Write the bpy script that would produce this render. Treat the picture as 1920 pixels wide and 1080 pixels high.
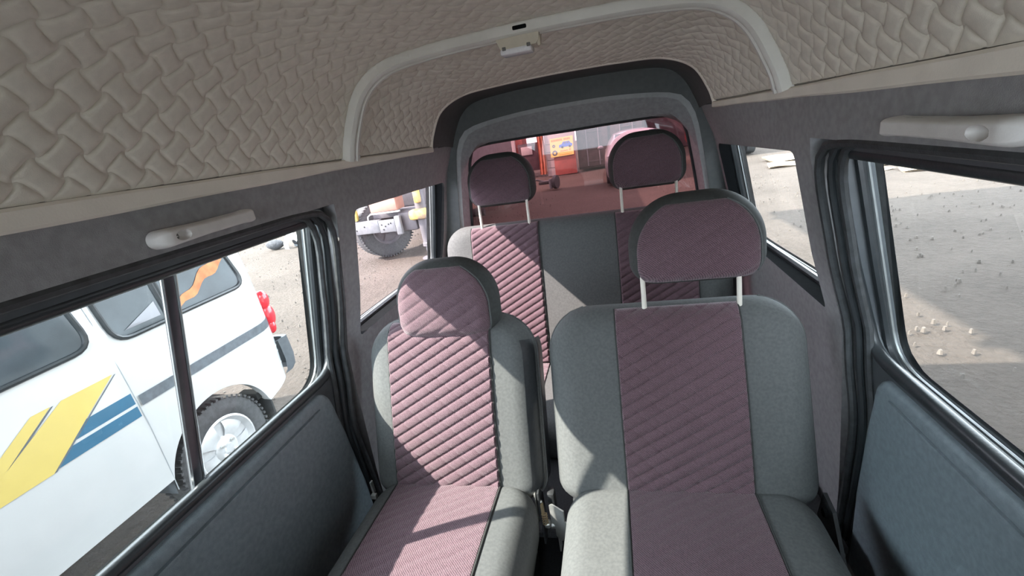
import bpy, bmesh, math, random
from mathutils import Vector, Matrix
random.seed(7)
for o in list(bpy.data.objects): bpy.data.objects.remove(o)
scene = bpy.context.scene
COL = scene.collection
PI = math.pi

# ------------------------------------------------------------------ camera
CAM_POS = Vector((0.1485, 0.0, 1.65)); FPX = 837.74
def cam_axes(yaw, pitch, roll):
    F = Vector((math.sin(yaw)*math.cos(pitch), math.cos(yaw)*math.cos(pitch), math.sin(pitch)))
    R = Vector((math.cos(yaw), -math.sin(yaw), 0)); U = R.cross(F)
    return F, math.cos(roll)*R + math.sin(roll)*U, -math.sin(roll)*R + math.cos(roll)*U
CF, CR, CU = cam_axes(*[math.radians(a) for a in (-14.326, -18.622, -9.201)])
cam_data = bpy.data.cameras.new('camera'); cam = bpy.data.objects.new('camera', cam_data); COL.objects.link(cam)
cam_data.sensor_width = 36.0; cam_data.lens = FPX/1920*36.0; cam_data.clip_start = 0.01; cam_data.clip_end = 500
m3 = Matrix((CR, CU, -CF)).transposed()
cam.matrix_world = Matrix.Translation(CAM_POS) @ m3.to_4x4()
scene.camera = cam

# ------------------------------------------------------------------ light
world = bpy.data.worlds.new('sky'); scene.world = world; world.use_nodes = True
bg = world.node_tree.nodes['Background']; bg.inputs[0].default_value = (0.80, 0.90, 1.0, 1); bg.inputs[1].default_value = 2.1
sun_d = bpy.data.lights.new('sun', 'SUN'); sun = bpy.data.objects.new('sun', sun_d); COL.objects.link(sun)
sun_d.energy = 3.5; sun_d.angle = math.radians(0.6); sun_d.color = (1.0, 0.93, 0.84)
sun.rotation_euler = Vector((1.0, 0.42, -1.0)).to_track_quat('-Z', 'Y').to_euler()
sun.location = (-8, -4, 12)
vs = scene.view_settings; vs.view_transform = 'Standard'; vs.look = 'None'; vs.gamma = 1.0
vs.use_curve_mapping = False; vs.exposure = 2.5
scene.cycles.max_bounces = 10; scene.cycles.diffuse_bounces = 6; scene.cycles.transparent_max_bounces = 16

# ------------------------------------------------------------------ materials
def mat(name, col, rough=0.6, noise=0.0, nscale=40.0, bump=0.0, bscale=300.0, metal=0.0, coat=0.0, col2=None, dist=0.002, spec=0.5, emis=None):
    m = bpy.data.materials.new(name); m.use_nodes = True
    nt = m.node_tree; b = nt.nodes['Principled BSDF']
    b.inputs['Base Color'].default_value = (*col, 1); b.inputs['Roughness'].default_value = rough
    b.inputs['Metallic'].default_value = metal; b.inputs['Coat Weight'].default_value = coat
    b.inputs['Specular IOR Level'].default_value = spec
    tc = nt.nodes.new('ShaderNodeTexCoord')
    if noise > 0 or col2:
        n = nt.nodes.new('ShaderNodeTexNoise'); n.inputs['Scale'].default_value = nscale; n.inputs['Detail'].default_value = 6
        nt.links.new(tc.outputs['Object'], n.inputs['Vector'])
        r = nt.nodes.new('ShaderNodeValToRGB')
        c2 = col2 if col2 else tuple(c*(1+noise) for c in col)
        c1 = col if col2 else tuple(c*(1-noise) for c in col)
        r.color_ramp.elements[0].position = 0.35; r.color_ramp.elements[1].position = 0.65
        r.color_ramp.elements[0].color = (*c1, 1); r.color_ramp.elements[1].color = (*c2, 1)
        nt.links.new(n.outputs['Fac'], r.inputs['Fac']); nt.links.new(r.outputs['Color'], b.inputs['Base Color'])
    if bump > 0:
        n2 = nt.nodes.new('ShaderNodeTexNoise'); n2.inputs['Scale'].default_value = bscale; n2.inputs['Detail'].default_value = 4
        nt.links.new(tc.outputs['Object'], n2.inputs['Vector'])
        bp = nt.nodes.new('ShaderNodeBump'); bp.inputs['Strength'].default_value = bump; bp.inputs['Distance'].default_value = dist
        nt.links.new(n2.outputs['Fac'], bp.inputs['Height']); nt.links.new(bp.outputs['Normal'], b.inputs['Normal'])
    if emis:
        b.inputs['Emission Color'].default_value = (*emis, 1); b.inputs['Emission Strength'].default_value = 0.0
    return m
def fabric_mat(name, c1, c2):
    m = bpy.data.materials.new(name); m.use_nodes = True
    nt = m.node_tree; b = nt.nodes['Principled BSDF']; b.inputs['Roughness'].default_value = 0.9
    b.inputs['Sheen Weight'].default_value = 0.25; b.inputs['Specular IOR Level'].default_value = 0.2
    tc = nt.nodes.new('ShaderNodeTexCoord')
    w = nt.nodes.new('ShaderNodeTexWave'); w.bands_direction = 'DIAGONAL'; w.inputs['Scale'].default_value = 115
    w.inputs['Distortion'].default_value = 3.0; w.inputs['Detail'].default_value = 2; w.inputs['Detail Scale'].default_value = 3
    nt.links.new(tc.outputs['Object'], w.inputs['Vector'])
    r = nt.nodes.new('ShaderNodeValToRGB'); r.color_ramp.elements[0].color = (*c1, 1); r.color_ramp.elements[1].color = (*c2, 1)
    nt.links.new(w.outputs['Fac'], r.inputs['Fac']); nt.links.new(r.outputs['Color'], b.inputs['Base Color'])
    bp = nt.nodes.new('ShaderNodeBump'); bp.inputs['Strength'].default_value = 0.5; bp.inputs['Distance'].default_value = 0.0012
    nt.links.new(w.outputs['Fac'], bp.inputs['Height']); nt.links.new(bp.outputs['Normal'], b.inputs['Normal'])
    return m
def glass_mat(name, tint, gloss=0.07, rough=0.02):
    m = bpy.data.materials.new(name); m.use_nodes = True; nt = m.node_tree
    for n in list(nt.nodes):
        if n.type != 'OUTPUT_MATERIAL': nt.nodes.remove(n)
    out = [n for n in nt.nodes if n.type == 'OUTPUT_MATERIAL'][0]
    t = nt.nodes.new('ShaderNodeBsdfTransparent'); t.inputs[0].default_value = (*tint, 1)
    g = nt.nodes.new('ShaderNodeBsdfGlossy'); g.inputs['Roughness'].default_value = rough
    f = nt.nodes.new('ShaderNodeLayerWeight'); f.inputs['Blend'].default_value = 0.5
    mx = nt.nodes.new('ShaderNodeMixShader')
    pw_ = nt.nodes.new('ShaderNodeMath'); pw_.operation = 'POWER'; pw_.inputs[1].default_value = 5
    mu = nt.nodes.new('ShaderNodeMath'); mu.operation = 'MULTIPLY_ADD'; mu.inputs[1].default_value = 0.5; mu.inputs[2].default_value = gloss*0.7
    nt.links.new(f.outputs['Facing'], pw_.inputs[0]); nt.links.new(pw_.outputs[0], mu.inputs[0]); nt.links.new(mu.outputs[0], mx.inputs[0])
    nt.links.new(t.outputs[0], mx.inputs[1]); nt.links.new(g.outputs[0], mx.inputs[2]); nt.links.new(mx.outputs[0], out.inputs[0])
    return m
def ground_mat():
    m = bpy.data.materials.new('dusty_gravel'); m.use_nodes = True; nt = m.node_tree; b = nt.nodes['Principled BSDF']
    b.inputs['Roughness'].default_value = 0.95; b.inputs['Specular IOR Level'].default_value = 0.1
    tc = nt.nodes.new('ShaderNodeTexCoord')
    def noise(s, d=8, rg=0.6):
        n = nt.nodes.new('ShaderNodeTexNoise'); n.inputs['Scale'].default_value = s; n.inputs['Detail'].default_value = d; n.inputs['Roughness'].default_value = rg
        nt.links.new(tc.outputs['Object'], n.inputs['Vector']); return n
    n1 = noise(0.8); n2 = noise(14, 10, 0.7); n3 = noise(60, 6, 0.7)
    v = nt.nodes.new('ShaderNodeTexVoronoi'); v.inputs['Scale'].default_value = 26; nt.links.new(tc.outputs['Object'], v.inputs['Vector'])
    r = nt.nodes.new('ShaderNodeValToRGB'); r.color_ramp.elements[0].position = 0.3; r.color_ramp.elements[1].position = 0.75
    r.color_ramp.elements[0].color = (0.070, 0.058, 0.050, 1); r.color_ramp.elements[1].color = (0.130, 0.108, 0.093, 1)
    a = nt.nodes.new('ShaderNodeMath'); a.operation = 'MULTIPLY_ADD'; a.inputs[1].default_value = 0.5
    nt.links.new(n1.outputs['Fac'], a.inputs[0])
    b2 = nt.nodes.new('ShaderNodeMath'); b2.operation = 'MULTIPLY'; b2.inputs[1].default_value = 0.5
    nt.links.new(n2.outputs['Fac'], b2.inputs[0]); nt.links.new(b2.outputs[0], a.inputs[2])
    nt.links.new(a.outputs[0], r.inputs['Fac']); nt.links.new(r.outputs['Color'], b.inputs['Base Color'])
    h = nt.nodes.new('ShaderNodeMath'); h.operation = 'ADD'; nt.links.new(n2.outputs['Fac'], h.inputs[0])
    h2 = nt.nodes.new('ShaderNodeMath'); h2.operation = 'MULTIPLY'; h2.inputs[1].default_value = 0.35; nt.links.new(n3.outputs['Fac'], h2.inputs[0])
    nt.links.new(h2.outputs[0], h.inputs[1])
    h3 = nt.nodes.new('ShaderNodeMath'); h3.operation = 'MULTIPLY_ADD'; h3.inputs[1].default_value = -0.3
    nt.links.new(v.outputs['Distance'], h3.inputs[0]); nt.links.new(h.outputs[0], h3.inputs[2])
    bp = nt.nodes.new('ShaderNodeBump'); bp.inputs['Strength'].default_value = 0.9; bp.inputs['Distance'].default_value = 0.05
    nt.links.new(h3.outputs[0], bp.inputs['Height']); nt.links.new(bp.outputs['Normal'], b.inputs['Normal'])
    return m

M = {}
M['leather'] = mat('taupe_leather', (0.78, 0.735, 0.635), 0.42, 0.06, 60, 0.25, 900, dist=0.0008)
M['leather_back'] = mat('lining_base', (0.40, 0.375, 0.32), 0.8, 0.05, 60)
M['trim'] = mat('beige_trim', (0.88, 0.82, 0.72), 0.55, 0.05, 12, 0.15, 300)
M['bow'] = mat('ivory_paint', (0.78, 0.77, 0.71), 0.35, 0.04, 20)
M['vinyl'] = mat('charcoal_vinyl', (0.30, 0.30, 0.305), 0.62, 0.10, 70, 0.5, 700, dist=0.001)
M['vinyl_dark'] = mat('dark_vinyl', (0.085, 0.092, 0.092), 0.6, 0.08, 60, 0.4, 700, dist=0.001)
M['panel'] = mat('blue_grey_door_vinyl', (0.205, 0.255, 0.28), 0.55, 0.10, 90, 0.5, 800, dist=0.001)
M['bezel'] = mat('grey_bezel_plastic', (0.36, 0.37, 0.37), 0.5, 0.06, 60)
M['doorpaint'] = mat('door_frame_plastic', (0.070, 0.080, 0.088), 0.35, 0.08, 40, 0.1, 300)
M['rubber'] = mat('black_rubber', (0.028, 0.033, 0.036), 0.32, 0.15, 30, 0.15, 200)
M['rubber_matte'] = mat('matte_rubber', (0.045, 0.050, 0.053), 0.5, 0.25, 50, 0.35, 250)
M['seam'] = mat('seam_black', (0.010, 0.011, 0.012), 1.0, 0.1, 50, spec=0.03)
M['handle'] = mat('grey_handle_plastic', (0.72, 0.70, 0.67), 0.5, 0.04, 50, 0.12, 500)
M['handle_dark'] = mat('dark_grey_plastic', (0.16, 0.155, 0.145), 0.6, 0.1, 60)  # dark plastic for screws, lamp clips and casting bosses
M['cloth'] = mat('dark_grey_seat_cloth', (0.100, 0.105, 0.105), 0.85, 0.10, 160, 0.35, 1400, dist=0.0006, spec=0.25)
M['cloth_black'] = mat('black_seat_cloth', (0.045, 0.048, 0.046), 0.75, 0.12, 120, 0.4, 1200, dist=0.0006, spec=0.3)
M['leatherette'] = mat('black_leatherette', (0.025, 0.028, 0.031), 0.35, 0.15, 60, 0.3, 90, dist=0.004)
M['purple'] = fabric_mat('plum_quilted_fabric', (0.070, 0.044, 0.054), (0.175, 0.108, 0.129))
M['post'] = mat('ivory_metal_post', (0.72, 0.68, 0.60), 0.35, 0.03, 30)
M['steel'] = mat('zinc_plated_steel', (0.72, 0.73, 0.71), 0.32, 0.12, 40, metal=0.8)
M['brass'] = mat('brass_yellow_zinc', (0.72, 0.60, 0.40), 0.35, 0.1, 60, metal=0.7)
M['iron'] = mat('black_iron', (0.03, 0.032, 0.034), 0.4, 0.2, 40)
M['chrome'] = mat('brushed_aluminium', (0.62, 0.64, 0.65), 0.25, 0.06, 30, metal=0.9)
M['bead'] = mat('dull_bead_metal', (0.26, 0.28, 0.28), 0.4, 0.1, 30, metal=0.5)
M['darkmetal'] = mat('dark_anodised_rail', (0.10, 0.10, 0.11), 0.28, 0.1, 30, metal=0.6)
M['lamp'] = mat('cream_lamp_plastic', (0.66, 0.60, 0.48), 0.4, 0.03, 60)
M['lens'] = mat('white_lamp_lens', (0.86, 0.86, 0.87), 0.15, 0.03, 200, 0.3, 400)
M['carpet'] = mat('dark_floor_carpet', (0.035, 0.037, 0.04), 0.95, 0.2, 200, 0.5, 600)
M['glass'] = glass_mat('clear_glass', (0.93, 0.96, 0.95), 0.05)
M['glass_pink'] = glass_mat('pinkish_glass', (0.92, 0.85, 0.87), 0.05)
M['glass_plum'] = glass_mat('plum_window_film', (0.235, 0.125, 0.132), 0.05)
M['carwhite'] = mat('white_car_paint', (0.50, 0.51, 0.51), 0.22, 0.02, 8, coat=0.6)
M['carglass'] = mat('dark_car_glass', (0.045, 0.056, 0.063), 0.08, 0.3, 4, spec=0.3)
M['yellow'] = mat('yellow_decal', (0.54, 0.42, 0.12), 0.35, 0.03, 10)
M['blue'] = mat('blue_decal', (0.025, 0.11, 0.19), 0.35, 0.05, 10)
M['greyband'] = mat('grey_band', (0.085, 0.10, 0.115), 0.45, 0.2, 25)
M['vangap'] = mat('grey_panel_gap', (0.30, 0.32, 0.33), 0.6, 0.1, 20)
M['tyre'] = mat('tyre_rubber', (0.055, 0.056, 0.058), 0.8, 0.2, 40, 0.5, 120)
M['rim'] = mat('silver_wheel', (0.62, 0.63, 0.64), 0.3, 0.05, 30, metal=0.4)
M['bumper'] = mat('grey_bumper_plastic', (0.075, 0.085, 0.095), 0.5, 0.1, 40)
M['redlamp'] = mat('red_lamp_plastic', (0.72, 0.035, 0.05), 0.2, 0.06, 40, coat=0.5)
M['underbody'] = mat('underbody_black', (0.02, 0.021, 0.022), 0.8, 0.2, 30)
M['reflection_orange'] = mat('orange_reflection', (0.55, 0.19, 0.08), 0.8, 0.25, 18)  # colour of the reflection painted on the white van's rear side window
M['ground'] = ground_mat()
M['stone'] = mat('pale_stones', (0.115, 0.098, 0.085), 0.95, 0.25, 3)
M['truckgrey'] = mat('dusty_truck_grey', (0.12, 0.112, 0.12), 0.6, 0.15, 6, 0.2, 60)
M['trucksteel'] = mat('galvanised_beam', (0.20, 0.205, 0.215), 0.5, 0.15, 12, metal=0.2)
M['salmon'] = mat('salmon_box_paint', (0.42, 0.22, 0.17), 0.5, 0.06, 10)
M['truckyellow'] = mat('worn_yellow_paint', (0.78, 0.46, 0.06), 0.55, 0.0, 9, col2=(0.25, 0.20, 0.17))
M['whiteplastic'] = mat('white_plastic_panel', (0.72, 0.72, 0.71), 0.4, 0.02, 10)
M['darksack'] = mat('dark_sack', (0.045, 0.045, 0.05), 0.9, 0.3, 12, 0.5, 30, dist=0.02)
M['enginegrey'] = mat('engine_metal', (0.13, 0.15, 0.17), 0.55, 0.35, 16)
M['beigepart'] = mat('beige_cast_parts', (0.22, 0.17, 0.12), 0.7, 0.2, 14)
M['redwall'] = mat('red_painted_wall', (0.30, 0.085, 0.07), 0.75, 0.15, 3, 0.2, 30)
M['orangecloth'] = mat('orange_hanging_cloth', (0.48, 0.18, 0.11), 0.85, 0.2, 6)
M['whitewall'] = mat('pale_block_wall', (0.40, 0.36, 0.35), 0.85, 0.08, 3)
M['container'] = mat('weathered_container_door', (0.085, 0.066, 0.066), 0.6, 0.25, 5)
M['darkopening'] = mat('dark_brown_boards', (0.06, 0.035, 0.04), 0.8, 0.3, 4)
M['signyellow'] = mat('yellow_sign_board', (0.80, 0.68, 0.20), 0.5, 0.03, 4)
M['signorange'] = mat('orange_sign_print', (0.90, 0.30, 0.05), 0.5, 0.05, 10)
M['signblue'] = mat('blue_sign_print', (0.10, 0.20, 0.62), 0.5, 0.05, 10)
M['carpale'] = mat('pale_silver_car_paint', (0.17, 0.17, 0.19), 0.3, 0.05, 6, coat=0.4)
M['carred'] = mat('red_truck_paint', (0.13, 0.02, 0.022), 0.4, 0.1, 6)
M['board'] = mat('tan_cardboard', (0.26, 0.20, 0.14), 0.85, 0.15, 5)
M['roofsheet'] = mat('galvanised_roof_sheet', (0.42, 0.42, 0.42), 0.5, 0.12, 3, metal=0.2)

# ------------------------------------------------------------------ builders
WO = {}
def tag(o, label=None, cat=None, group=None, kind=None):
    if label: o['label'] = label
    if cat: o['category'] = cat
    if group: o['group'] = group
    if kind: o['kind'] = kind
    return o
def empty(name, loc, label, cat, group=None):
    o = bpy.data.objects.new(name, None); COL.objects.link(o); o.empty_display_size = 0.05
    o.location = loc; WO[o] = Vector(loc); return tag(o, label, cat, group)
def lerp(a, b, t): return a + (b-a)*t
def rnd(d, r):
    t = min(max(d, 0)/r, 1.0); return math.sqrt(max(0, 1-(1-t)**2))
def smooth(t):
    t = min(max(t, 0), 1); return t*t*(3-2*t)
class MB:
    def __init__(s): s.v = []; s.f = []
    def add(s, vs, fs):
        k = len(s.v); s.v += [Vector(v) for v in vs]; s.f += [tuple(i+k for i in f) for f in fs]; return s
    def box(s, c, sz, rz=0.0, bev=0.0, rot=None):
        bm = bmesh.new(); bmesh.ops.create_cube(bm, size=1.0)
        for v in bm.verts: v.co = Vector((v.co.x*sz[0], v.co.y*sz[1], v.co.z*sz[2]))
        if bev > 0: bmesh.ops.bevel(bm, geom=bm.edges[:], offset=bev, segments=2, profile=0.5, affect='EDGES')
        mt = rot if rot else Matrix.Rotation(rz, 3, 'Z')
        bm.verts.index_update()
        s.add([mt @ v.co + Vector(c) for v in bm.verts], [[v.index for v in f.verts] for f in bm.faces]); bm.free(); return s
    def grid(s, nu, nv, fn):
        s.add([fn(i/nu, j/nv) for j in range(nv+1) for i in range(nu+1)],
              [(j*(nu+1)+i, j*(nu+1)+i+1, (j+1)*(nu+1)+i+1, (j+1)*(nu+1)+i) for j in range(nv) for i in range(nu)]); return s
    def loft(s, loops, closed=True, caps=False):
        n = len(loops[0]); fs = []
        for j in range(len(loops)-1):
            for i in range(n if closed else n-1):
                fs.append((j*n+i, j*n+(i+1) % n, (j+1)*n+(i+1) % n, (j+1)*n+i))
        if caps: fs += [tuple(range(n)), tuple(range((len(loops)-1)*n, len(loops)*n))]
        s.add([p for l in loops for p in l], fs); return s
    def tube(s, path, r, n=8, closed=False, caps=True, r2=None, up=None):
        P = [Vector(p) for p in path]; loops = []; N = len(P)
        prev = None
        for k in range(N):
            a = P[(k-1) % N] if closed or k > 0 else P[0]; b = P[(k+1) % N] if closed or k < N-1 else P[-1]
            t = (b-a).normalized()
            ref = Vector(up) if up else (prev if prev else (Vector((0, 0, 1)) if abs(t.z) < 0.9 else Vector((1, 0, 0))))
            x = (ref - t*ref.dot(t)).normalized(); y = t.cross(x); prev = x
            ra = r[k] if isinstance(r, (list, tuple)) else r; rb = r2 if r2 else ra
            loops.append([P[k] + x*(ra*math.cos(2*PI*q/n)) + y*(rb*math.sin(2*PI*q/n)) for q in range(n)])
        if closed: loops.append(loops[0])
        return s.loft(loops, True, caps and not closed)
    def lathe(s, c, axis, prof, n=24):
        ax = Vector(axis).normalized(); ref = Vector((0, 0, 1)) if abs(ax.z) < 0.9 else Vector((1, 0, 0))
        x = (ref-ax*ref.dot(ax)).normalized(); y = ax.cross(x); c = Vector(c)
        loops = [[c+ax*h+x*(r*math.cos(2*PI*q/n))+y*(r*math.sin(2*PI*q/n)) for q in range(n)] for r, h in prof]
        return s.loft(loops, True, True)
    def prism(s, pts, fn, d0, d1):
        n = len(pts)
        return s.loft([[fn(a, b, d0) for a, b in pts], [fn(a, b, d1) for a, b in pts]], True, True)
    def ball(s, c, r, n=10, sc=(1, 1, 1)):
        loops = []
        for j in range(n+1):
            th = PI*j/n; rr = max(math.sin(th), 1e-3)
            loops.append([Vector(c)+Vector((r*sc[0]*rr*math.cos(2*PI*q/(2*n)), r*sc[1]*rr*math.sin(2*PI*q/(2*n)), r*sc[2]*math.cos(th))) for q in range(2*n)])
        return s.loft(loops, True, False)
    def build(s, name, m, parent=None, kind=None, ang=38, merge=0.0):
        me = bpy.data.meshes.new(name)
        if parent is not None and parent in WO: base = WO[parent]
        else: base = Vector((0, 0, 0))
        xs = [v.x for v in s.v]; ys = [v.y for v in s.v]; zs = [v.z for v in s.v]
        org = Vector(((min(xs)+max(xs))/2, (min(ys)+max(ys))/2, min(zs)))
        me.from_pydata([v-org for v in s.v], [], s.f)
        bm = bmesh.new(); bm.from_mesh(me)
        if merge: bmesh.ops.remove_doubles(bm, verts=bm.verts, dist=merge)
        bmesh.ops.recalc_face_normals(bm, faces=bm.faces); bm.to_mesh(me); bm.free()
        me.shade_smooth(); me.set_sharp_from_angle(angle=math.radians(ang))
        me.materials.append(m)
        o = bpy.data.objects.new(name, me); COL.objects.link(o); o.location = org-base; WO[o] = org
        if parent is not None: o.parent = parent
        if kind: o['kind'] = kind
        return o
def crom(pts, n):
    """resample a polyline through control points (Catmull-Rom, then by arc length)"""
    P = [Vector(p) for p in pts]; out = []
    for i in range(len(P)-1):
        p0 = P[i-1] if i > 0 else P[0]*2-P[1]; p1 = P[i]; p2 = P[i+1]; p3 = P[i+2] if i+2 < len(P) else P[-1]*2-P[-2]
        for k in range(24):
            t = k/24; out.append(0.5*((2*p1)+(p2-p0)*t+(2*p0-5*p1+4*p2-p3)*t*t+(3*p1-p0-3*p2+p3)*t**3))
    out.append(P[-1]); L = [0]
    for i in range(1, len(out)): L.append(L[-1]+(out[i]-out[i-1]).length)
    res = []; j = 0
    for k in range(n):
        d = L[-1]*k/(n-1)
        while j < len(L)-2 and L[j+1] < d: j += 1
        t = (d-L[j])/max(L[j+1]-L[j], 1e-9); res.append(out[j].lerp(out[j+1], t))
    return res
def rloop(corners, radii, k=6, m=10):
    """closed loop: rounded polygon, same count for any 4-corner input"""
    n = len(corners); out = []
    if not isinstance(radii, (list, tuple)): radii = [radii]*n
    arcs = []
    for i in range(n):
        a = Vector(corners[i-1]); b = Vector(corners[i]); c = Vector(corners[(i+1) % n]); r = radii[i]
        u = (a-b).normalized(); w = (c-b).normalized()
        p = b+u*r; q = b+w*r
        arcs.append([(p*(1-t)**2+b*2*t*(1-t)+q*t*t) for t in [z/(k-1) for z in range(k)]])
    for i in range(n):
        out += arcs[i]; a = arcs[i][-1]; b = arcs[(i+1) % n][0]
        out += [a.lerp(b, (z+1)/(m+1)) for z in range(m)]
    return out

# ------------------------------------------------------------------ van body profile
ZS = [0.3, 0.7, 1.0, 1.159, 1.30, 1.53, 1.645]; XS = [0.64, 0.64, 0.625, 0.612, 0.575, 0.53, 0.525]
def interp(x, X, Y):
    if x <= X[0]: return Y[0]
    for i in range(len(X)-1):
        if x <= X[i+1]: return lerp(Y[i], Y[i+1], (x-X[i])/(X[i+1]-X[i]))
    return Y[-1]
def xin(z, y=0.0):
    return interp(z, ZS, XS) - 0.041*smooth((y-1.1)/0.5)*min(max((z-1.53)/0.115, 0), 1)
def xdoor(z, y=0.0): return interp(z, ZS, XS)+0.032
def xglass(z, y=0.0): return 0.632+(1.5-z)*0.175 - 0.03*smooth((y-1.1)/0.7)

# ground --------------------------------------------------------------------------------
g = MB()
def gfn(u, v):
    x = -40+80*u; y = -25+80*v
    h = 0.012*math.sin(x*1.7+0.6*math.sin(y*0.9))+0.010*math.sin(y*1.3+x*0.4)
    return (x, y, h-0.02)
g.grid(120, 120, gfn)
tag(g.build('ground', M['ground']), 'pale dusty gravel ground of the yard', 'ground', kind='structure')
st = MB()
for k in range(2000):
    a = random.random()
    if a < 0.45: x = random.uniform(-9, -1.2); y = random.uniform(1.2, 12)
    else: x = random.uniform(1.1, 9); y = random.uniform(1.2, 11.5)
    if -4.3 < x < -2.4 and 6.2 < y < 8.5 or -8.2 < x < -6.2 and 8.2 < y < 10.6 or 3.6 < x < 7.3 and 8.6 < y < 14 or x < -1.8 and y < 2.5 or x > 2.9 and y < 2.6: continue
    r = random.uniform(0.006, 0.016) if random.random() < 0.97 else random.uniform(0.016, 0.024)
    vs8 = [(x+r*math.cos(PI*q/3)*random.uniform(.7, 1.3), y+r*math.sin(PI*q/3)*random.uniform(.7, 1.3), -0.02) for q in range(6)]
    t8 = [(x+0.6*r*math.cos(PI*q/3), y+0.6*r*math.sin(PI*q/3), r*random.uniform(.35, .8)) for q in range(6)]
    st.loft([vs8, t8], True, True)
tag(st.build('gravel_stones', M['stone'], ang=20), 'loose pale stones scattered over the gravel yard', 'gravel', kind='stuff')

# van floor ----------------------------------------------------------------------------
f = MB(); f.box((0, 0.32, 0.40), (1.28, 3.3, 0.06), bev=0.004)
f.box((0, 1.35, 0.62), (1.24, 0.9, 0.02), bev=0.004)
f.build('floor', M['carpet'], kind='structure')

# side walls ----------------------------------------------------------------------------
def side_wall(s, name):
    w = MB()
    def P(y, z, f=xin, o=0.0): return (s*(f(z, y)+o), y, z)
    # header above door and windows
    w.grid(50, 6, lambda u, v: P(-0.95+2.81*u, lerp(1.558, 1.648, v)))
    # pillar + quarter panel ring round the quarter window
    hole = rloop([(1.098, 1.527), (1.825, 1.510), (1.80, 1.165), (1.086, 1.160)], [0.022, 0.03, 0.04, 0.015])
    hole_o = rloop([(1.098, 1.62), (1.825, 1.62), (1.80, 1.165), (1.086, 1.160)], [0.022, 0.03, 0.04, 0.015])
    rect = rloop([(1.012, 1.558), (1.86, 1.558), (1.86, 0.45), (1.012, 0.45)], 0.001)
    loops = [[P(lerp(a[0], b[0], t), lerp(a[1], b[1], t)) for a, b in zip(hole, rect)] for t in [0, .08, .2, .35, .5, .65, .8, .9, 1]]
    w.loft(loops, True)
    # window reveal to the glass
    rv = MB(); rv.loft([[P(a[0], a[1]) for a in hole], [(s*(xglass(a[1], a[0])+0.004), a[0], a[1]) for a in hole_o]], True)
    # door opening rims: underside of header and front edge of pillar
    w.grid(40, 1, lambda u, v: (s*lerp(xin(1.558), 0.625, v), -0.5+1.512*u, lerp(1.558, 1.67, v)))
    w.grid(1, 30, lambda u, v: (s*lerp(xin(lerp(0.45, 1.558, v)), xin(lerp(0.45, 1.558, v))+0.06, u), 1.012, lerp(0.45, 1.558, v)))
    # outer skin
    def xo(z, y): return xglass(z, y)+0.018 if z > 1.1 else 0.72
    rect2 = rloop([(1.0, 1.66), (2.0, 1.66), (2.0, 0.3), (1.0, 0.3)], 0.001)
    w.loft([[(s*xo(lerp(a[1], b[1], t), lerp(a[0], b[0], t)), lerp(a[0], b[0], t), lerp(a[1], b[1], t)) for a, b in zip(hole_o, rect2)] for t in [0, .3, .6, 1]], True)
    o = w.build(name, M['vinyl'], kind='structure')
    rv.build('window_reveal', M['seam'], o)
    # black glazing seal of the quarter window
    q = MB(); lp = [(s*(lerp(xin(a[1], a[0]), xglass(b[1], b[0]), 0.72)), a[0], lerp(a[1], b[1], 0.72)) for a, b in zip(hole, hole_o)]
    q.tube(lp, 0.012, 8, closed=True); q.build('window_seal', M['rubber'], o)
    q = MB(); lp2 = [(s*(xglass(a[1], a[0])-0.003), lerp(a[0], 1.45, 0.014), lerp(a[1], 1.33, 0.028)) for a in hole_o]
    q.tube(lp2, 0.003, 6, closed=True); q.build('bright_seal_bead', M['bead'], o)
    # door-opening weatherstrips: three rubber beads round the corner and down the pillar
    for k, (off, r) in enumerate([(0.0, 0.0085), (0.021, 0.0075), (0.037, 0.0085)]):
        path = [(-0.45, 1.554+0.003*k), (0.6, 1.556+0.003*k), (0.90-off*0.5, 1.553), (0.975-off, 1.530), (1.002-off, 1.47), (1.000-off, 1.35),
                (0.998-off*0.9, 1.20), (0.992-off*0.9, 1.06), (0.972-off*0.8, 0.93), (0.985-off*0.7, 0.80), (1.0-off*0.5, 0.68), (1.01-off*0.5, 0.55)]
        pts = crom([(y, z, 0) for y, z in path], 70)
        t = MB(); t.tube([(s*(xin(p[1])+0.006+0.012*k), p[0], p[1]) for p in pts], r, 8)
        t.build('weatherstrip', M['rubber_matte'] if k != 1 else M['rubber'], o)
    # pillar foot plate behind the door opening
    return o
wl = side_wall(-1, 'wall_left'); wr = side_wall(1, 'wall_right')

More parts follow.
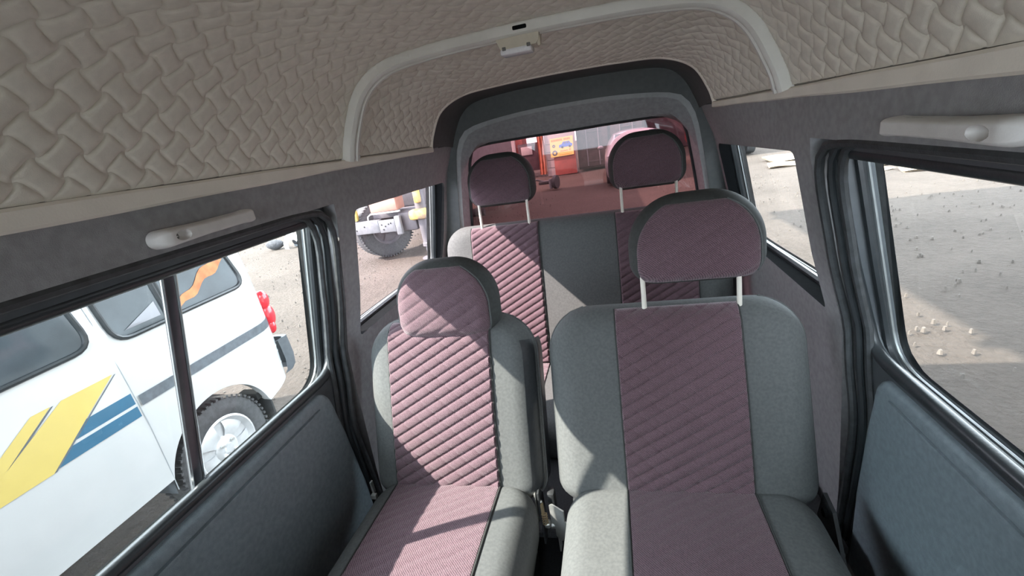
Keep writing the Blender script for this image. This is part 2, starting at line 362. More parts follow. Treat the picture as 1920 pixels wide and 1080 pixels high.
def door(s, name):
    d = MB()
    def P(y, z, o=0.0): return (s*(xdoor(z, y)+o), y, z)
    hole = rloop([(-0.08, 1.53), (1.020, 1.53), (0.985, 1.105), (-0.08, 1.105)], [0.05, 0.05, 0.075, 0.05])
    gl = rloop([(-0.06, 1.61), (1.010, 1.61), (0.970, 1.080), (-0.06, 1.080)], [0.03, 0.03, 0.07, 0.05])
    rect = rloop([(-0.20, 1.575), (1.05, 1.575), (1.03, 0.45), (-0.20, 0.45)], 0.001)
    d.loft([[P(lerp(a[0], b[0], t), lerp(a[1], b[1], t)) for a, b in zip(hole, rect)] for t in [0, .1, .25, .45, .65, .82, 1]], True)
    d.loft([[P(*a) [:3] for a in [(p[0], p[1]) for p in hole]], [(s*(xglass(p[1])+0.006), p[0], p[1]) for p in gl]], True)
    def xo(z): return xglass(z)+0.02 if z > 1.1 else 0.725
    rect2 = rloop([(-0.5, 1.66), (1.02, 1.66), (1.02, 0.3), (-0.5, 0.3)], 0.001)
    d.loft([[(s*xo(lerp(a[1], b[1], t)), lerp(a[0], b[0], t), lerp(a[1], b[1], t)) for a, b in zip(gl, rect2)] for t in [0, .3, .6, 1]], True)
    # front post joining the shell
    d.box((s*0.66, -0.35, 1.0), (0.10, 0.32, 1.35), bev=0.02)
    o = d.build(name, M['doorpaint'], kind='structure')
    t = MB(); t.tube([(s*lerp(xdoor(p[1]), xglass(p[1]), 0.18), p[0], p[1]) for p in hole], 0.013, 10, closed=True); t.build('window_seal', M['rubber'], o)
    t = MB(); t.tube([(s*lerp(xdoor(p[1]), xglass(p[1]), 0.72), p[0], p[1]) for p in gl], 0.009, 8, closed=True); t.build('glazing_channel', M['rubber'], o)
    t = MB(); t.tube([(s*(xglass(p[1])-0.006), lerp(p[0], 0.47, 0.012), lerp(p[1], 1.30, 0.03)) for p in gl], 0.0035, 6, closed=True); t.build('bright_channel_bead', M['bead'], o)
    gp = MB()
    gp.loft([[(s*xglass(lerp(p[1], 1.30, q)), lerp(p[0], 0.47, q), lerp(p[1], 1.30, q)) for p in gl] for q in (0, .5, .98)], True, False)
    gp.f.append(tuple(range(len(gp.v)-len(gl), len(gp.v))))
    gp.build('glass_pane', M['glass'], o)
    # trim panel: proud slab with a horizontal seam
    def yr(z): return interp(z, [0.45, 0.72, 0.93, 1.085], [0.985, 0.985, 0.952, 0.918])
    tp = MB(); seamz = 1.052
    def fn(u, v):
        z = 0.50+0.588*v; ye = yr(z)
        if z > 1.03: ye -= 0.04*(1-rnd(1.088-z, 0.058))
        y = -0.18+(ye+0.18)*(1-(1-u)**1.6)
        e = min(rnd(ye-y, 0.02), rnd(1.088-z, 0.02))
        gr = 0.008*math.exp(-((z-seamz)/0.0024)**2)*(1 if y < 0.86 else 0)
        return P(y, z, -0.014*e+gr+0.001)
    zs = sorted([i/40 for i in range(41)]+[(seamz-0.50+q)/0.588 for q in (-0.006, -0.0035, -0.0015, 0, 0.0015, 0.0035, 0.006)]+[0.985, 0.993, 0.998])
    nv = len(zs)-1
    tp.grid(60, nv, lambda u, v: fn(u, zs[int(round(v*nv))]))
    tp.build('trim_panel', M['panel'], o)
    if s < 0:
        # sliding-window meeting rail and its latch
        b = MB(); p0 = Vector((s*(xglass(1.09)-0.012), 0.553, 1.090)); p1 = Vector((s*(xglass(1.60)-0.012), 0.616, 1.60))
        b.tube([p0, p0.lerp(p1, .5), p1], 0.0075, 8, r2=0.013, up=(1, 0, 0)); rail = b.build('sliding_rail', M['darkmetal'], o)
        for oy in (-0.0125, 0.0125):
            e = MB(); e.tube([p0+Vector((0.005, oy, 0)), p1+Vector((0.005, oy, 0))], 0.0032, 6); e.build('rail_edge', M['chrome'], rail)
        l = MB(); l.box(p0+Vector((0.014, 0.0, 0.004)), (0.014, 0.034, 0.010), bev=0.003); l.box(p0+Vector((0.016, -0.055, -0.004)), (0.010, 0.03, 0.008), bev=0.002)
        l.build('latch', M['chrome'], o)
        c = MB(); c.tube([(s*(xglass(1.088)-0.014), y, 1.090) for y in (-0.02, 0.3, 0.6, 0.93)], 0.006, 8); c.build('lower_channel', M['chrome'], o)
    return o
dl = door(-1, 'door_1'); dr = door(1, 'door_2')

# quarter panes ---------------------------------------------------------------------------
for s, nm in ((-1, 'window_1'), (1, 'window_2')):
    hole = rloop([(1.098, 1.62), (1.825, 1.62), (1.80, 1.165), (1.086, 1.160)], [0.022, 0.03, 0.04, 0.015])
    q = MB(); q.loft([[(s*xglass(lerp(p[1], 1.34, t), p[0]), lerp(p[0], 1.45, t), lerp(p[1], 1.34, t)) for p in hole] for t in (0, .5, .98)], True)
    q.f.append(tuple(range(len(q.v)-len(hole), len(q.v))))
    tag(q.build(nm, M['glass_pink'] if s < 0 else M['glass']), kind='structure')

# roof and quilted headliner ----------------------------------------------------------------
PA = [(0.525, 1.648), (0.503, 1.712), (0.450, 1.806), (0.372, 1.857), (0.25, 1.874), (0.10, 1.879), (0.0, 1.880)]
PB = [(0.484, 1.648), (0.466, 1.700), (0.420, 1.770), (0.330, 1.810), (0.20, 1.820), (0.09, 1.823), (0.0, 1.824)]
def full(P): return [(x, z, 0) for x, z in P] + [(-x, z, 0) for x, z in reversed(P[:-1])]
NP = 161
CA = crom(full(PA), NP); CB = crom(full(PB), NP)
def prof(y, w):
    """point and inward normal on the lining; w in [0,1] right to left"""
    t = smooth((y-1.05)/0.57) if y > 1.05 else 0.0
    i = min(max(w, 0), 1)*(NP-1); j = min(int(i), NP-2); r = i-j
    def at(k): return CA[k].lerp(CB[k], t)
    p = at(j).lerp(at(j+1), r); tg = (at(min(j+2, NP-1))-at(max(j-1, 0))).normalized()
    n = Vector((-tg.y, tg.x)); n = n if n.y < 0 or abs(n.y) < 1e-6 else -n
    if n.x*p.x > 0 and abs(p.x) > 0.05: n = -n
    return Vector((p.x, y, p.y)), Vector((n.x, 0, n.y))
c = MB()
c.grid(80, 60, lambda u, v: prof(-0.95+2.567*v, u)[0]-prof(-0.95+2.567*v, u)[1]*0.004)
def outer(u, v):
    y = -0.95+2.95*v; a = PI*u
    return (0.60*math.copysign(abs(math.cos(a))**0.35, math.cos(a)), y, 1.64+0.29*math.sin(a)**0.45)
c.grid(40, 8, outer)
ceil = c.build('ceiling', M['leather_back'], kind='structure')
ARC = 1.30; CC = 0.0375; SQ = math.sqrt(2)
def cell_pts(i, j, n):
    out = []
    for b in range(n+1):
        for a in range(n+1):
            ta = 0.5-0.5*math.cos(PI*a/n)*1.0; tb = 0.5-0.5*math.cos(PI*b/n)
            ta = lerp(ta, a/n, 0.45); tb = lerp(tb, b/n, 0.45)
            p = i+ta; q = j+tb; A = 0.125
            sh = lambda t_: math.tanh(3.6*math.sin(PI*t_))/0.9985
            pw = p-A*math.cos(PI*p)*sh(q); qw = q+A*math.cos(PI*q)*sh(p)
            y = (pw+qw)*CC/SQ; sarc = (pw-qw)*CC/SQ
            h = 0.0044*(max(16*ta*(1-ta)*tb*(1-tb), 0))**0.24
            out.append((y, sarc, h))
    return out
def proj(P):
    d = P-CAM_POS; z = d.dot(CF)
    if z < 0.02: return None
    return (960+FPX*d.dot(CR)/z, 540-FPX*d.dot(CU)/z)
Y0, Y1, SM = 0.22, 1.612, 0.637
cells = []
rng = int(2.6/CC)
for i in range(-rng, rng):
    for j in range(-rng, rng):
        yc = (i+j+1)*CC/SQ; sc = (i-j)*CC/SQ
        if yc < Y0-CC*.5 or yc > Y1+CC*.5 or abs(sc) > SM+CC*.5: continue
        P, N = prof(min(max(yc, Y0), Y1), min(max(0.5-sc/ARC, 0), 1))
        pp = proj(P); vis = 0
        if pp and -60 < pp[0] < 1980 and -60 < pp[1] < 1140:
            d = P-CAM_POS; vis = abs(N.dot(d.normalized()))/d.length_squared
        cells.append((vis, i, j))
cells.sort(reverse=True)
rest = MB()
for k, (vis, i, j) in enumerate(cells):
    n = 8 if k < 300 else 6
    vv = []
    for y, sarc, h in cell_pts(i, j, n):
        cl = (y < Y0 or y > Y1 or abs(sarc) > SM)
        y2 = min(max(y, Y0), Y1); s2 = min(max(sarc, -SM), SM)
        P, N = prof(y2, 0.5-s2/ARC)
        h *= smooth((abs(y2-1.118)-0.026)/0.016)*smooth((SM-abs(s2))/0.012)
        vv.append(P+N*(0.0 if cl else h))
    ff = [(b*(n+1)+a, b*(n+1)+a+1, (b+1)*(n+1)+a+1, (b+1)*(n+1)+a) for b in range(n) for a in range(n)]
    if k < 300:
        pd = MB(); pd.add(vv, ff); pd.build('quilt_pad', M['leather'], ceil, ang=80)
    else: rest.add(vv, ff)
rest.build('quilt_pads', M['leather'], ceil, kind='stuff', ang=80)

# beige trim strips
for s, nm in ((-1, 'trim_1'), (1, 'trim_2')):
    t = MB(); ys = [-0.45+2.07*k/60 for k in range(61)]; loops = []
    for y in ys:
        x = s*(prof(y, 0)[0].x); hh = 0.0135-0.0055*smooth((y-0.5)/1.1)+0.0006*math.sin(y*17)
        loops.append([(x+s*0.012, y, 1.648+hh*0.85), (x-s*0.006, y, 1.648+hh*0.85), (x-s*0.010, y, 1.648+hh*0.55), (x-s*0.010, y, 1.646-hh*0.8), (x-s*0.006, y, 1.645-hh), (x+s*0.012, y, 1.645-hh)])
    t.loft(loops, True, True); t.build(nm, M['trim'], kind='structure')
t = MB(); t.tube([prof(1.617, k/80)[0]+Vector((0, 0.002, 0)) for k in range(81)], 0.0075, 8); t.build('trim_3', M['trim'], kind='structure')

# roof bow -----------------------------------------------------------------------------------
bow = empty('roof_bow', (0, 1.118, 1.65), 'ivory painted metal rib arching across the quilted ceiling', 'roof rib')
b = MB(); sec = [(-0.028, -0.004), (-0.026, 0.019), (-0.019, 0.024), (-0.012, 0.024), (-0.008, 0.014), (-0.003, 0.014), (0.001, 0.025), (0.010, 0.025), (0.013, 0.012), (0.026, 0.011), (0.028, -0.004)]
loops = []
for k in range(121):
    w = 0.006+0.988*k/120; P, N = prof(1.118, w)
    loops.append([P+N*h+Vector((0, dy, 0)) for dy, h in sec])
b.loft(loops, True, True); b.build('rib', M['bow'], bow)
for w in (0.014, 0.986):
    for dy in (-0.010, 0.016):
        P, N = prof(1.118, w); sc = MB(); sc.lathe(P+N*0.017+Vector((0, dy, 0)), N, [(0.006, 0), (0.006, 0.003), (0.0045, 0.006), (0.0015, 0.0075)], 12)
        sc.build('screw', M['steel'], bow)
P, N = prof(1.118, 0.52)
nt_ = MB(); nt_.box(P+Vector((0.005, -0.026, -0.009)), (0.032, 0.006, 0.009), bev=0.003); nt_.build('notch', M['seam'], bow)
lamp = empty('dome_lamp', (-0.028, 1.14, 1.84), 'small cream dome lamp with white lens hanging from the roof rib', 'lamp')
l = MB(); l.prism([(-0.050, 0.0), (0.050, 0.0), (0.046, -0.020), (0.040, -0.026), (-0.040, -0.026), (-0.044, -0.016)], lambda a, b_, d: Vector((-0.030+a, 1.098+d, 1.858+b_)), 0, 0.052)
l.build('housing', M['lamp'], lamp)
l = MB(); l.box((-0.036, 1.120, 1.827), (0.072, 0.046, 0.013), bev=0.004); lens = l.build('lens', M['lens'], lamp)
for dx in (-0.062, -0.006):
    q = MB(); q.box((dx, 1.097, 1.833), (0.008, 0.006, 0.007), bev=0.001); q.build('clip', M['handle_dark'], lens)
l = MB(); l.box((0.0165, 1.106, 1.838), (0.008, 0.010, 0.022), bev=0.0035); l.build('switch', M['lamp'], lamp)

# rear wall ------------------------------------------------------------------------------------
def half(P, y, n=81): return [Vector((p[0], y, p[1])) for p in crom(full(P), n)]
L0 = half([(0.64, 0.45), (0.627, 1.0), (0.612, 1.16), (0.565, 1.36), (0.53, 1.53), (0.486, 1.645), (0.45, 1.735), (0.39, 1.790), (0.25, 1.812), (0.0, 1.818)], 1.855)
L1p = [(0.565, 0.45), (0.545, 1.0), (0.520, 1.3), (0.488, 1.55), (0.462, 1.65), (0.405, 1.708), (0.22, 1.734), (0.0, 1.740)]
def inset(P, dx, dz): return [(max(x-dx*(1 if x > 0.01 else 0), 0), z-dz*min(max((z-1.3)/0.3, 0), 1)) for x, z in P]
L1 = half(L1p, 1.872); L1b = half(inset(L1p, 0.004, 0.004), 1.862)
L2 = half(inset(L1p, 0.016, 0.018), 1.880)
L3p = [(0.512, 0.90), (0.503, 1.1), (0.490, 1.30), (0.462, 1.50), (0.440, 1.595), (0.395, 1.632), (0.20, 1.638), (0.0, 1.637)]
L3 = half(L3p, 1.945)
r = MB()
A0 = [prof(1.617, k/80)[0] for k in range(81)]
A1 = [Vector((p[0]*0.985, 1.866, p[1]-0.005)) for p in crom(full([(0.486, 1.645), (0.468, 1.69), (0.43, 1.755), (0.37, 1.797), (0.25, 1.812), (0.1, 1.817), (0.0, 1.818)]), 81)]
r.loft([A0, [a.lerp(b, .35)+Vector((0, 0, 0.006)) for a, b in zip(A0, A1)], [a.lerp(b, .7)+Vector((0, 0, 0.004)) for a, b in zip(A0, A1)], A1], False)
r.loft([L0, [a.lerp(b, .5) for a, b in zip(L0, L1b)], L1b], False)
r.loft([half(inset(L3p, -0.02, -0.02), 1.99), half(inset(L3p, -0.14, -0.14), 1.99)], False)
r.box((0, 1.97, 0.68), (1.2, 0.03, 0.5))
rw = r.build('wall_rear', M['vinyl_dark'], kind='structure')
z = MB(); z.loft([L1b, L1, L2], False); z.build('bezel_edge', M['bezel'], rw)
z = MB(); z.loft([L2, [a.lerp(b, .5)+Vector((0, -0.004, 0)) for a, b in zip(L2, L3)], L3, [p+Vector((0, 0.03, 0)) for p in L3]], False); z.build('window_surround', M['vinyl'], rw)
z = MB(); z.tube([lerp(p, Vector((0, 1.96, 1.3)), 0.004)+Vector((0, 0.006, 0)) for p in L3], 0.008, 8); z.build('window_seal', M['rubber'], rw)
z = MB(); pane = half(inset(L3p, -0.01, -0.01), 1.972)
z.loft([pane, [Vector((p.x*0.02, 1.975, lerp(p.z, 0.92, 0.95))) for p in pane]], False); tag(z.build('window_3', M['glass_plum']), kind='structure')

# front end of the cabin behind the viewpoint: dashboard, lower front doors, windscreen pillars
fw = MB()
fw.box((0, -1.16, 0.70), (1.34, 0.34, 0.62), bev=0.05)
for s in (-1, 1):
    fw.box((s*0.685, -0.90, 0.70), (0.06, 0.86, 0.76), bev=0.015)
    fw.tube([(s*0.66, -1.32, 1.02), (s*0.60, -1.12, 1.45), (s*0.52, -0.95, 1.70)], 0.04, 8)
fw.tube([(-0.52, -0.95, 1.75), (-0.25, -0.97, 1.86), (0.25, -0.97, 1.86), (0.52, -0.95, 1.75)], 0.05, 8)
fw.build('wall_front', M['vinyl_dark'], kind='structure')

# grab handles -----------------------------------------------------------------------------------
def grab_handle(s, label):
    y0, y1, zc = (0.525 if s < 0 else 0.497), 0.725, 1.583
    h = empty('grab_handle', (s*0.52, (y0+y1)/2, zc-0.02), label, 'handle', 'grab handles above the side windows')
    L = y1-y0; b = MB()
    def hw(t): # half height along length (t from front)
        base = lerp(0.0140, 0.0108, smooth(t/0.5))+0.0015*smooth((t-0.86)/0.12)
        return base*math.sqrt(max(1-(max(0, 0.09-t)/0.09)**2, 0.0)*1.0 if t < 0.09 else max(1-(max(0, t-0.955)/0.045)**2, 0.0))+0.0005
    def dep(t): return 0.030-0.004*smooth((t-0.3)/0.5)
    ts = [0, .002, .005, .010, .016, .024, .033, .043, .054, .066, .078]+[.09+.20*i/60 for i in range(60)]+[.29+.665*i/40 for i in range(41)]+[.965, .975, .985, .993, .998, 1.0]
    nv = len(ts)-1; nu = 48
    def front(u, v):
        t = ts[int(round(v*nv))]; a = -1+2*u; a = math.sin(a*PI/2); H = hw(t)
        d = dep(t)*rnd(1-abs(a), 0.5)**0.6*min(1, (rnd(t, 0.11)**0.8 if t < 0.5 else rnd(1-t, 0.04)))
        ee = ((t-0.19)/0.066)**2+((a*H)/0.0075)**2
        if ee < 1: d -= 0.012*(1-ee)**0.5
        gap = 0.0
        return (s*(xin(zc)-0.001-d), y0+L*t, zc+a*H+0.002*t)
    b.grid(nu, nv, front)
    # underside of the bridge: closes the grip so that a gap stays to the wall
    def back(u, v):
        t = ts[int(round(v*nv))]; a = math.sin((-1+2*u)*PI/2); H = hw(t)
        g_ = 0.012*smooth((t-0.32)/0.06)*(1-smooth((t-0.84)/0.05))
        return (s*(xin(zc)-0.001-min(g_, dep(t)*0.6)), y0+L*t, zc+a*H*0.97+0.002*t)
    b.grid(nu, nv, back)
    b.build('grip', M['handle'], h, merge=0.0002)
    q = MB(); q.lathe((s*(xin(zc)-0.0205), y0+L*0.155, zc), (-s, 0, 0), [(0.0055, 0), (0.0055, 0.0015), (0.004, 0.003), (0.001, 0.0032)], 14); sc = q.build('screw', M['handle_dark'], h)
    q = MB(); q.box((s*(xin(zc)-0.0238), y0+L*0.155, zc), (0.0006, 0.005, 0.0012)); q.build('screw_slot', M['steel'], sc)
    return h
grab_handle(-1, 'grey grab handle above the window facing the white van')
grab_handle(1, 'grey grab handle above the window facing the empty yard')

# ------------------------------------------------------------------ seats
class Frame:
    def __init__(s, o, vx, vv, vd): s.o = Vector(o); s.x = Vector(vx); s.v = Vector(vv).normalized(); s.d = Vector(vd).normalized()
    def __call__(s, x, v, d): return s.o+s.x*x+s.v*v+s.d*d
def hw_fn(W, H, rt, rb):
    def hw(v):
        e = W/2
        if v > H-rt: e = W/2-rt+rt*math.sqrt(max(1-((v-(H-rt))/rt)**2, 0))
        if v < rb: e = min(e, W/2-rb+rb*math.sqrt(max(1-((rb-v)/rb)**2, 0)))
        return e
    return hw
def depth_fn(hw, H, T, ex, et, eb, bulge=0.0):
    def F(x, v):
        e = rnd(hw(v)-abs(x), ex)*rnd(H-v, et)*rnd(v, eb)
        c = 1-(x/max(hw(H*0.4), 1e-3))**2
        return T*e + bulge*max(c, 0)*math.sin(PI*min(max(v/H, 0), 1))*e
    return F
def pillow(mp, hw, H, F, B, nu=44, nv=44):
    mb = MB()
    def V(t): return H*(0.5-0.5*math.cos(PI*t))
    def A(u): return math.sin((u*2-1)*PI/2)
    mb.grid(nu, nv, lambda u, t: mp(A(u)*hw(V(t)), V(t), F(A(u)*hw(V(t)), V(t))))
    mb.grid(nu, nv, lambda u, t: mp(A(u)*hw(V(t)), V(t), -B(A(u)*hw(V(t)), V(t))))
    return mb
def quilt(x, v, ang1=29, sp1=0.0255, ang2=-42, sp2=0.040, d1=0.0060, d2=0.0026):
    a = math.radians(ang1); b = math.radians(ang2)
    n1 = (-math.sin(a)*x+math.cos(a)*v)/sp1; n2 = (-math.sin(b)*x+math.cos(b)*v)/sp2
    e1 = abs(n1-round(n1))*sp1; e2 = abs(n2-round(n2))*sp2
    return d1*(1-math.exp(-e1/0.0032)) + d2*(1-math.exp(-e2/0.0028))
def panel(mp, F, xa, xb, v0, v1, q=True, res=0.0033, lift=0.0015, qa={}):
    mb = MB(); nu = max(8, int(max(abs(xb(v0)-xa(v0)), abs(xb((v0+v1)/2)-xa((v0+v1)/2)))/res)); nv = max(8, int((v1-v0)/res))
    def fn(u, t):
        v = lerp(v0, v1, t); x = lerp(xa(v), xb(v), u)
        e = min(1, u*nu/1.5, (1-u)*nu/1.5, t*nv/1.5, (1-t)*nv/1.5)
        return mp(x, v, F(x, v)+(-0.004 if e <= 0 else lift+(quilt(x, v, **qa) if q else 0.002)*min(1, e)))
    mb.grid(nu, nv, fn); return mb
def seamline(mp, F, xf, v0, v1, n=40, r=0.0022, lift=0.002):
    mb = MB(); mb.tube([mp(xf(lerp(v0, v1, k/n)), lerp(v0, v1, k/n), F(xf(lerp(v0, v1, k/n)), lerp(v0, v1, k/n))+lift) for k in range(n+1)], r, 6); return mb
def outline(mp, hw, H, F, B, v0, v1, side, n=40, r=0.003, off=0.0):
    mb = MB(); mb.tube([mp(side*(hw(lerp(v0, v1, k/n))), lerp(v0, v1, k/n), off) for k in range(n+1)], r, 6); return mb

def headrest(root, xc, yc, zb, W, H, T, tilt, posts=None, post_base=None, mode='full'):
    tl = math.radians(tilt); mp = Frame((xc, yc, zb), (1, 0, 0), (0, math.sin(tl), math.cos(tl)), (0, -math.cos(tl), math.sin(tl)))
    hw = hw_fn(W, H, min(W*0.40, H*0.62), H*0.28); F = depth_fn(hw, H, T, 0.05, 0.05, 0.035, 0.010); B = depth_fn(hw, H, T*0.9, 0.05, 0.05, 0.035)
    hb = pillow(mp, hw, H, F, B).build('headrest', M['cloth_black'], root, merge=0.0003)
    def e(v): return max(hw(min(v+0.012, H*0.999))-0.020, 0.01)
    panel(mp, F, lambda v: -e(v)-0.004, lambda v: e(v), 0.006, H-0.022, res=0.003, qa=dict(sp1=0.030, d1=0.0034, d2=0.0010)).build('quilted_cover', M['purple'], hb)
    pts = []
    for k in range(60):
        v = lerp(0.02, H-0.024, k/59); pts.append(mp(e(v)+0.001, v, F(e(v), v)+0.001))
    q = MB(); q.tube(pts, 0.0022, 6); q.build('piping', M['cloth'], hb)
    if posts:
        for px_ in posts:
            t = MB(); t.tube([(px_, yc-0.020, zb+0.03), (px_, yc-0.024, zb-0.01), (px_, yc-0.034, post_base-0.02)], 0.0058, 10); t.build('post', M['post'], root)
    return hb

def seat(name, label, xc, W, sx0, sx1, side_black, hr):
    root = empty(name, (xc, 0.75, 0.46), label, 'seat', 'second row seats')
    tl = math.radians(20); H = 0.500
    mp = Frame((xc, 0.914, 0.738), (1, 0, 0), (0, math.sin(tl), math.cos(tl)), (0, -math.cos(tl), math.sin(tl)))
    hw = hw_fn(W, H, 0.115, 0.06); F = depth_fn(hw, H, 0.058, 0.065, 0.065, 0.05, 0.010); B = depth_fn(hw, H, 0.05, 0.04, 0.05, 0.04)
    back = pillow(mp, hw, H, F, B, 56, 56).build('backrest', M['cloth'], root, merge=0.0003)
    a = sx0-xc; b = sx1-xc
    panel(mp, F, lambda v: a, lambda v: b, 0.03, H-0.010, res=0.0023).build('quilted_cover', M['purple'], back)
    for xx in (a, b):
        seamline(mp, F, lambda v: xx, 0.03, H-0.012).build('seam', M['cloth_black'], back)
    for sd in (-1, 1):
        outline(mp, hw, H, F, B, 0.02, H-0.002, sd, off=0.004).build('piping', M['cloth'], back)
    # black leatherette side gusset
    def gus(u, v):
        vv = lerp(0.035, H-0.075, u)
        if v <= 0.5: x_ = hw(vv)-0.030*(1-v*2); return mp(side_black*x_, vv, F(x_, vv)+0.0025)
        return mp(side_black*(hw(vv)+0.002), vv, lerp(0.004, -0.055, v*2-1))
    gu = MB(); gu.grid(40, 12, gus if side_black > 0 else (lambda u, v: gus(u, 0.5001+v*0.4999)))
    gu.build('side_gusset', M['leatherette'], back)
    # cushion
    Hc = 0.513; tc = math.radians(4)
    mc = Frame((xc, 0.912, 0.7475), (1, 0, 0), (0, -math.cos(tc), math.sin(tc)*0.4), (0, 0, 1))
    hc = hw_fn(W*0.93, Hc, 0.06, 0.085); Fc = depth_fn(hc, Hc, 0.060, 0.06, 0.08, 0.05, 0.010); Bc = depth_fn(hc, Hc, 0.12, 0.03, 0.03, 0.03)
    cu = pillow(mc, hc, Hc, Fc, Bc, 50, 40).build('cushion', M['cloth'], root, merge=0.0003)
    panel(mc, Fc, lambda v: a-0.0, lambda v: b, 0.03, Hc-0.03, res=0.0036, qa=dict(ang1=-32, d1=0.0018, d2=0.0008)).build('quilted_cover', M['purple'], cu)
    for xx in (a, b):
        seamline(mc, Fc, lambda v: xx, 0.04, Hc-0.04).build('seam', M['cloth_black'], cu)
    fr = MB(); fr.box((xc, 0.69, 0.56), (W*0.8, 0.42, 0.17), bev=0.01); fr.build('seat_base', M['iron'], root)
    headrest(root, *hr[:7], **hr[7])
    return root
SL = seat('passenger_seat', 'narrower plum and grey seat beside the window with the white van', -0.320, 0.486, -0.480, -0.189, 1,
          (-0.304, 1.039, 1.165, 0.290, 0.214, 0.046, 12, dict()))
SR = seat('passenger_seat', 'wider plum and grey seat with raised headrest on two ivory posts', 0.257, 0.597, 0.129, 0.410, -1,
          (0.326, 1.069, 1.2605, 0.302, 0.211, 0.046, 8, dict(posts=(0.202, 0.414), post_base=1.155)))
# recliner hardware between the seats, parts of each seat
def part(fn, name, m, parent): mb = MB(); fn(mb); return mb.build(name, m, parent)
part(lambda q: q.box((-0.0952, 0.8977, 0.7048), (0.006, 0.05, 0.17), bev=0.002), 'recliner_bracket', M['iron'], SL)
part(lambda q: q.box((-0.1047, 0.8835, 0.738), (0.004, 0.012, 0.09), bev=0.001), 'link_bar', M['steel'], SL)
part(lambda q: q.tube([(-0.0914, 0.8788, 0.7171), (-0.0914, 0.8788, 0.7532)], 0.006, 10), 'spring_rod', M['brass'], SL)
part(lambda q: q.ball((-0.0914, 0.8788, 0.7589), 0.0045, 6), 'rod_end', M['steel'], SL)
sp = MB(); sp.tube([(-0.0857+0.007*math.cos(k*0.9), 0.8721+0.007*math.sin(k*0.9), 0.6905+0.0011*k) for k in range(36)], 0.0016, 5); sp.build('spring', M['brass'], SL)
part(lambda q: q.lathe((-0.0876, 0.8788, 0.6867), (1, 0, 0), [(0.011, 0), (0.011, 0.010), (0.008, 0.014)], 14), 'bolt', M['steel'], SL)
part(lambda q: q.lathe((-0.0705, 0.8788, 0.6867), (1, 0, 0), [(0.012, 0), (0.012, 0.009), (0.008, 0.012)], 14), 'bolt', M['steel'], SL)
part(lambda q: q.box((-0.0667, 0.9025, 0.7171), (0.020, 0.03, 0.115), bev=0.006), 'hinge_block', M['iron'], SL)
part(lambda q: q.lathe((-0.0515, 0.8759, 0.6877), (1, 0, 0), [(0.012, 0), (0.012, 0.012), (0.008, 0.015)], 14), 'bolt', M['steel'], SR)
n1 = Vector((-0.45, -0.89, 0)).normalized(); t1 = Vector((0.89, -0.45, 0))
part(lambda q: q.prism([(-0.020, 0.052), (-0.012, 0.058), (0.022, 0.053), (0.022, 0.020), (0.034, 0.016), (0.034, 0.002), (0.010, -0.048), (0.002, -0.050), (-0.010, -0.042), (-0.010, -0.008), (-0.020, -0.002)],
                       lambda a, b_, d: Vector((-0.0464, 0.8492, 0.7202))+t1*a+Vector((0, 0, b_))+n1*d, 0, 0.004), 'recliner_plate', M['steel'], SR)
part(lambda q: q.box((-0.0515, 0.8598, 0.6506), (0.004, 0.022, 0.05), bev=0.0015), 'release_lever', M['steel'], SR)
part(lambda q: q.box((-0.0021, 0.8882, 0.738), (0.012, 0.02, 0.06), bev=0.003), 'recliner_bracket', M['iron'], SR)
part(lambda q: (q.box((-0.5626, 0.8721, 0.7646), (0.016, 0.012, 0.014), bev=0.002), q.box((-0.5683, 0.8835, 0.7855), (0.006, 0.012, 0.04), bev=0.002)), 'outer_hinge', M['steel'], SL)
part(lambda q: q.prism([(0.9025, 0.7903), (0.855, 0.7808), (0.76, 0.6525), (0.817, 0.6145), (0.9215, 0.7095)], lambda a, b_, d: Vector((0.5565+d, a, b_)), 0, 0.008), 'outer_bracket', M['iron'], SR)
part(lambda q: q.lathe((0.5527, 0.874, 0.7618), (-1, 0, 0), [(0.010, 0), (0.010, 0.006), (0.004, 0.008)], 12), 'outer_pivot', M['seam'], SR)
# front seats just behind the viewpoint
for xf, lb in ((-0.33, 'dark front seat on the side of the white van, turned away from the rear seats'), (0.33, 'dark front seat on the side of the empty yard, turned away from the rear seats')):
    fs = empty('front_seat', (xf, -0.3, 0.43), lb, 'seat', 'front seats')
    tl = math.radians(14); H = 0.70
    mp = Frame((xf, -0.13, 0.62), (1, 0, 0), (0, math.sin(tl), math.cos(tl)), (0, -math.cos(tl), math.sin(tl)))
    hw = hw_fn(0.50, H, 0.12, 0.03); F = depth_fn(hw, H, 0.05, 0.08, 0.07, 0.05); 
    pillow(mp, hw, H, F, F, 30, 30).build('backrest', M['cloth'], fs, merge=0.0003)
    mc = Frame((xf, -0.22, 0.60), (1, 0, 0), (0, -1, 0.05), (0, 0, 1)); hc = hw_fn(0.50, 0.45, 0.06, 0.04); Fc = depth_fn(hc, 0.45, 0.06, 0.07, 0.08, 0.05)
    pillow(mc, hc, 0.45, Fc, lambda x, v: Fc(x, v)*2, 24, 24).build('cushion', M['cloth'], fs, merge=0.0003)
    part(lambda q: q.box((xf, -0.45, 0.47), (0.4, 0.35, 0.09), bev=0.01), 'seat_base', M['iron'], fs)
# crumb on the seat shoulder
q = MB(); q.ball((0.3352, 1.0475, 1.1985), 0.0045, 5, (1.3, 1, 0.8)); tag(q.build('crumb', M['post']), 'tiny ivory crumb lying on the wider seat below its headrest', 'crumb')

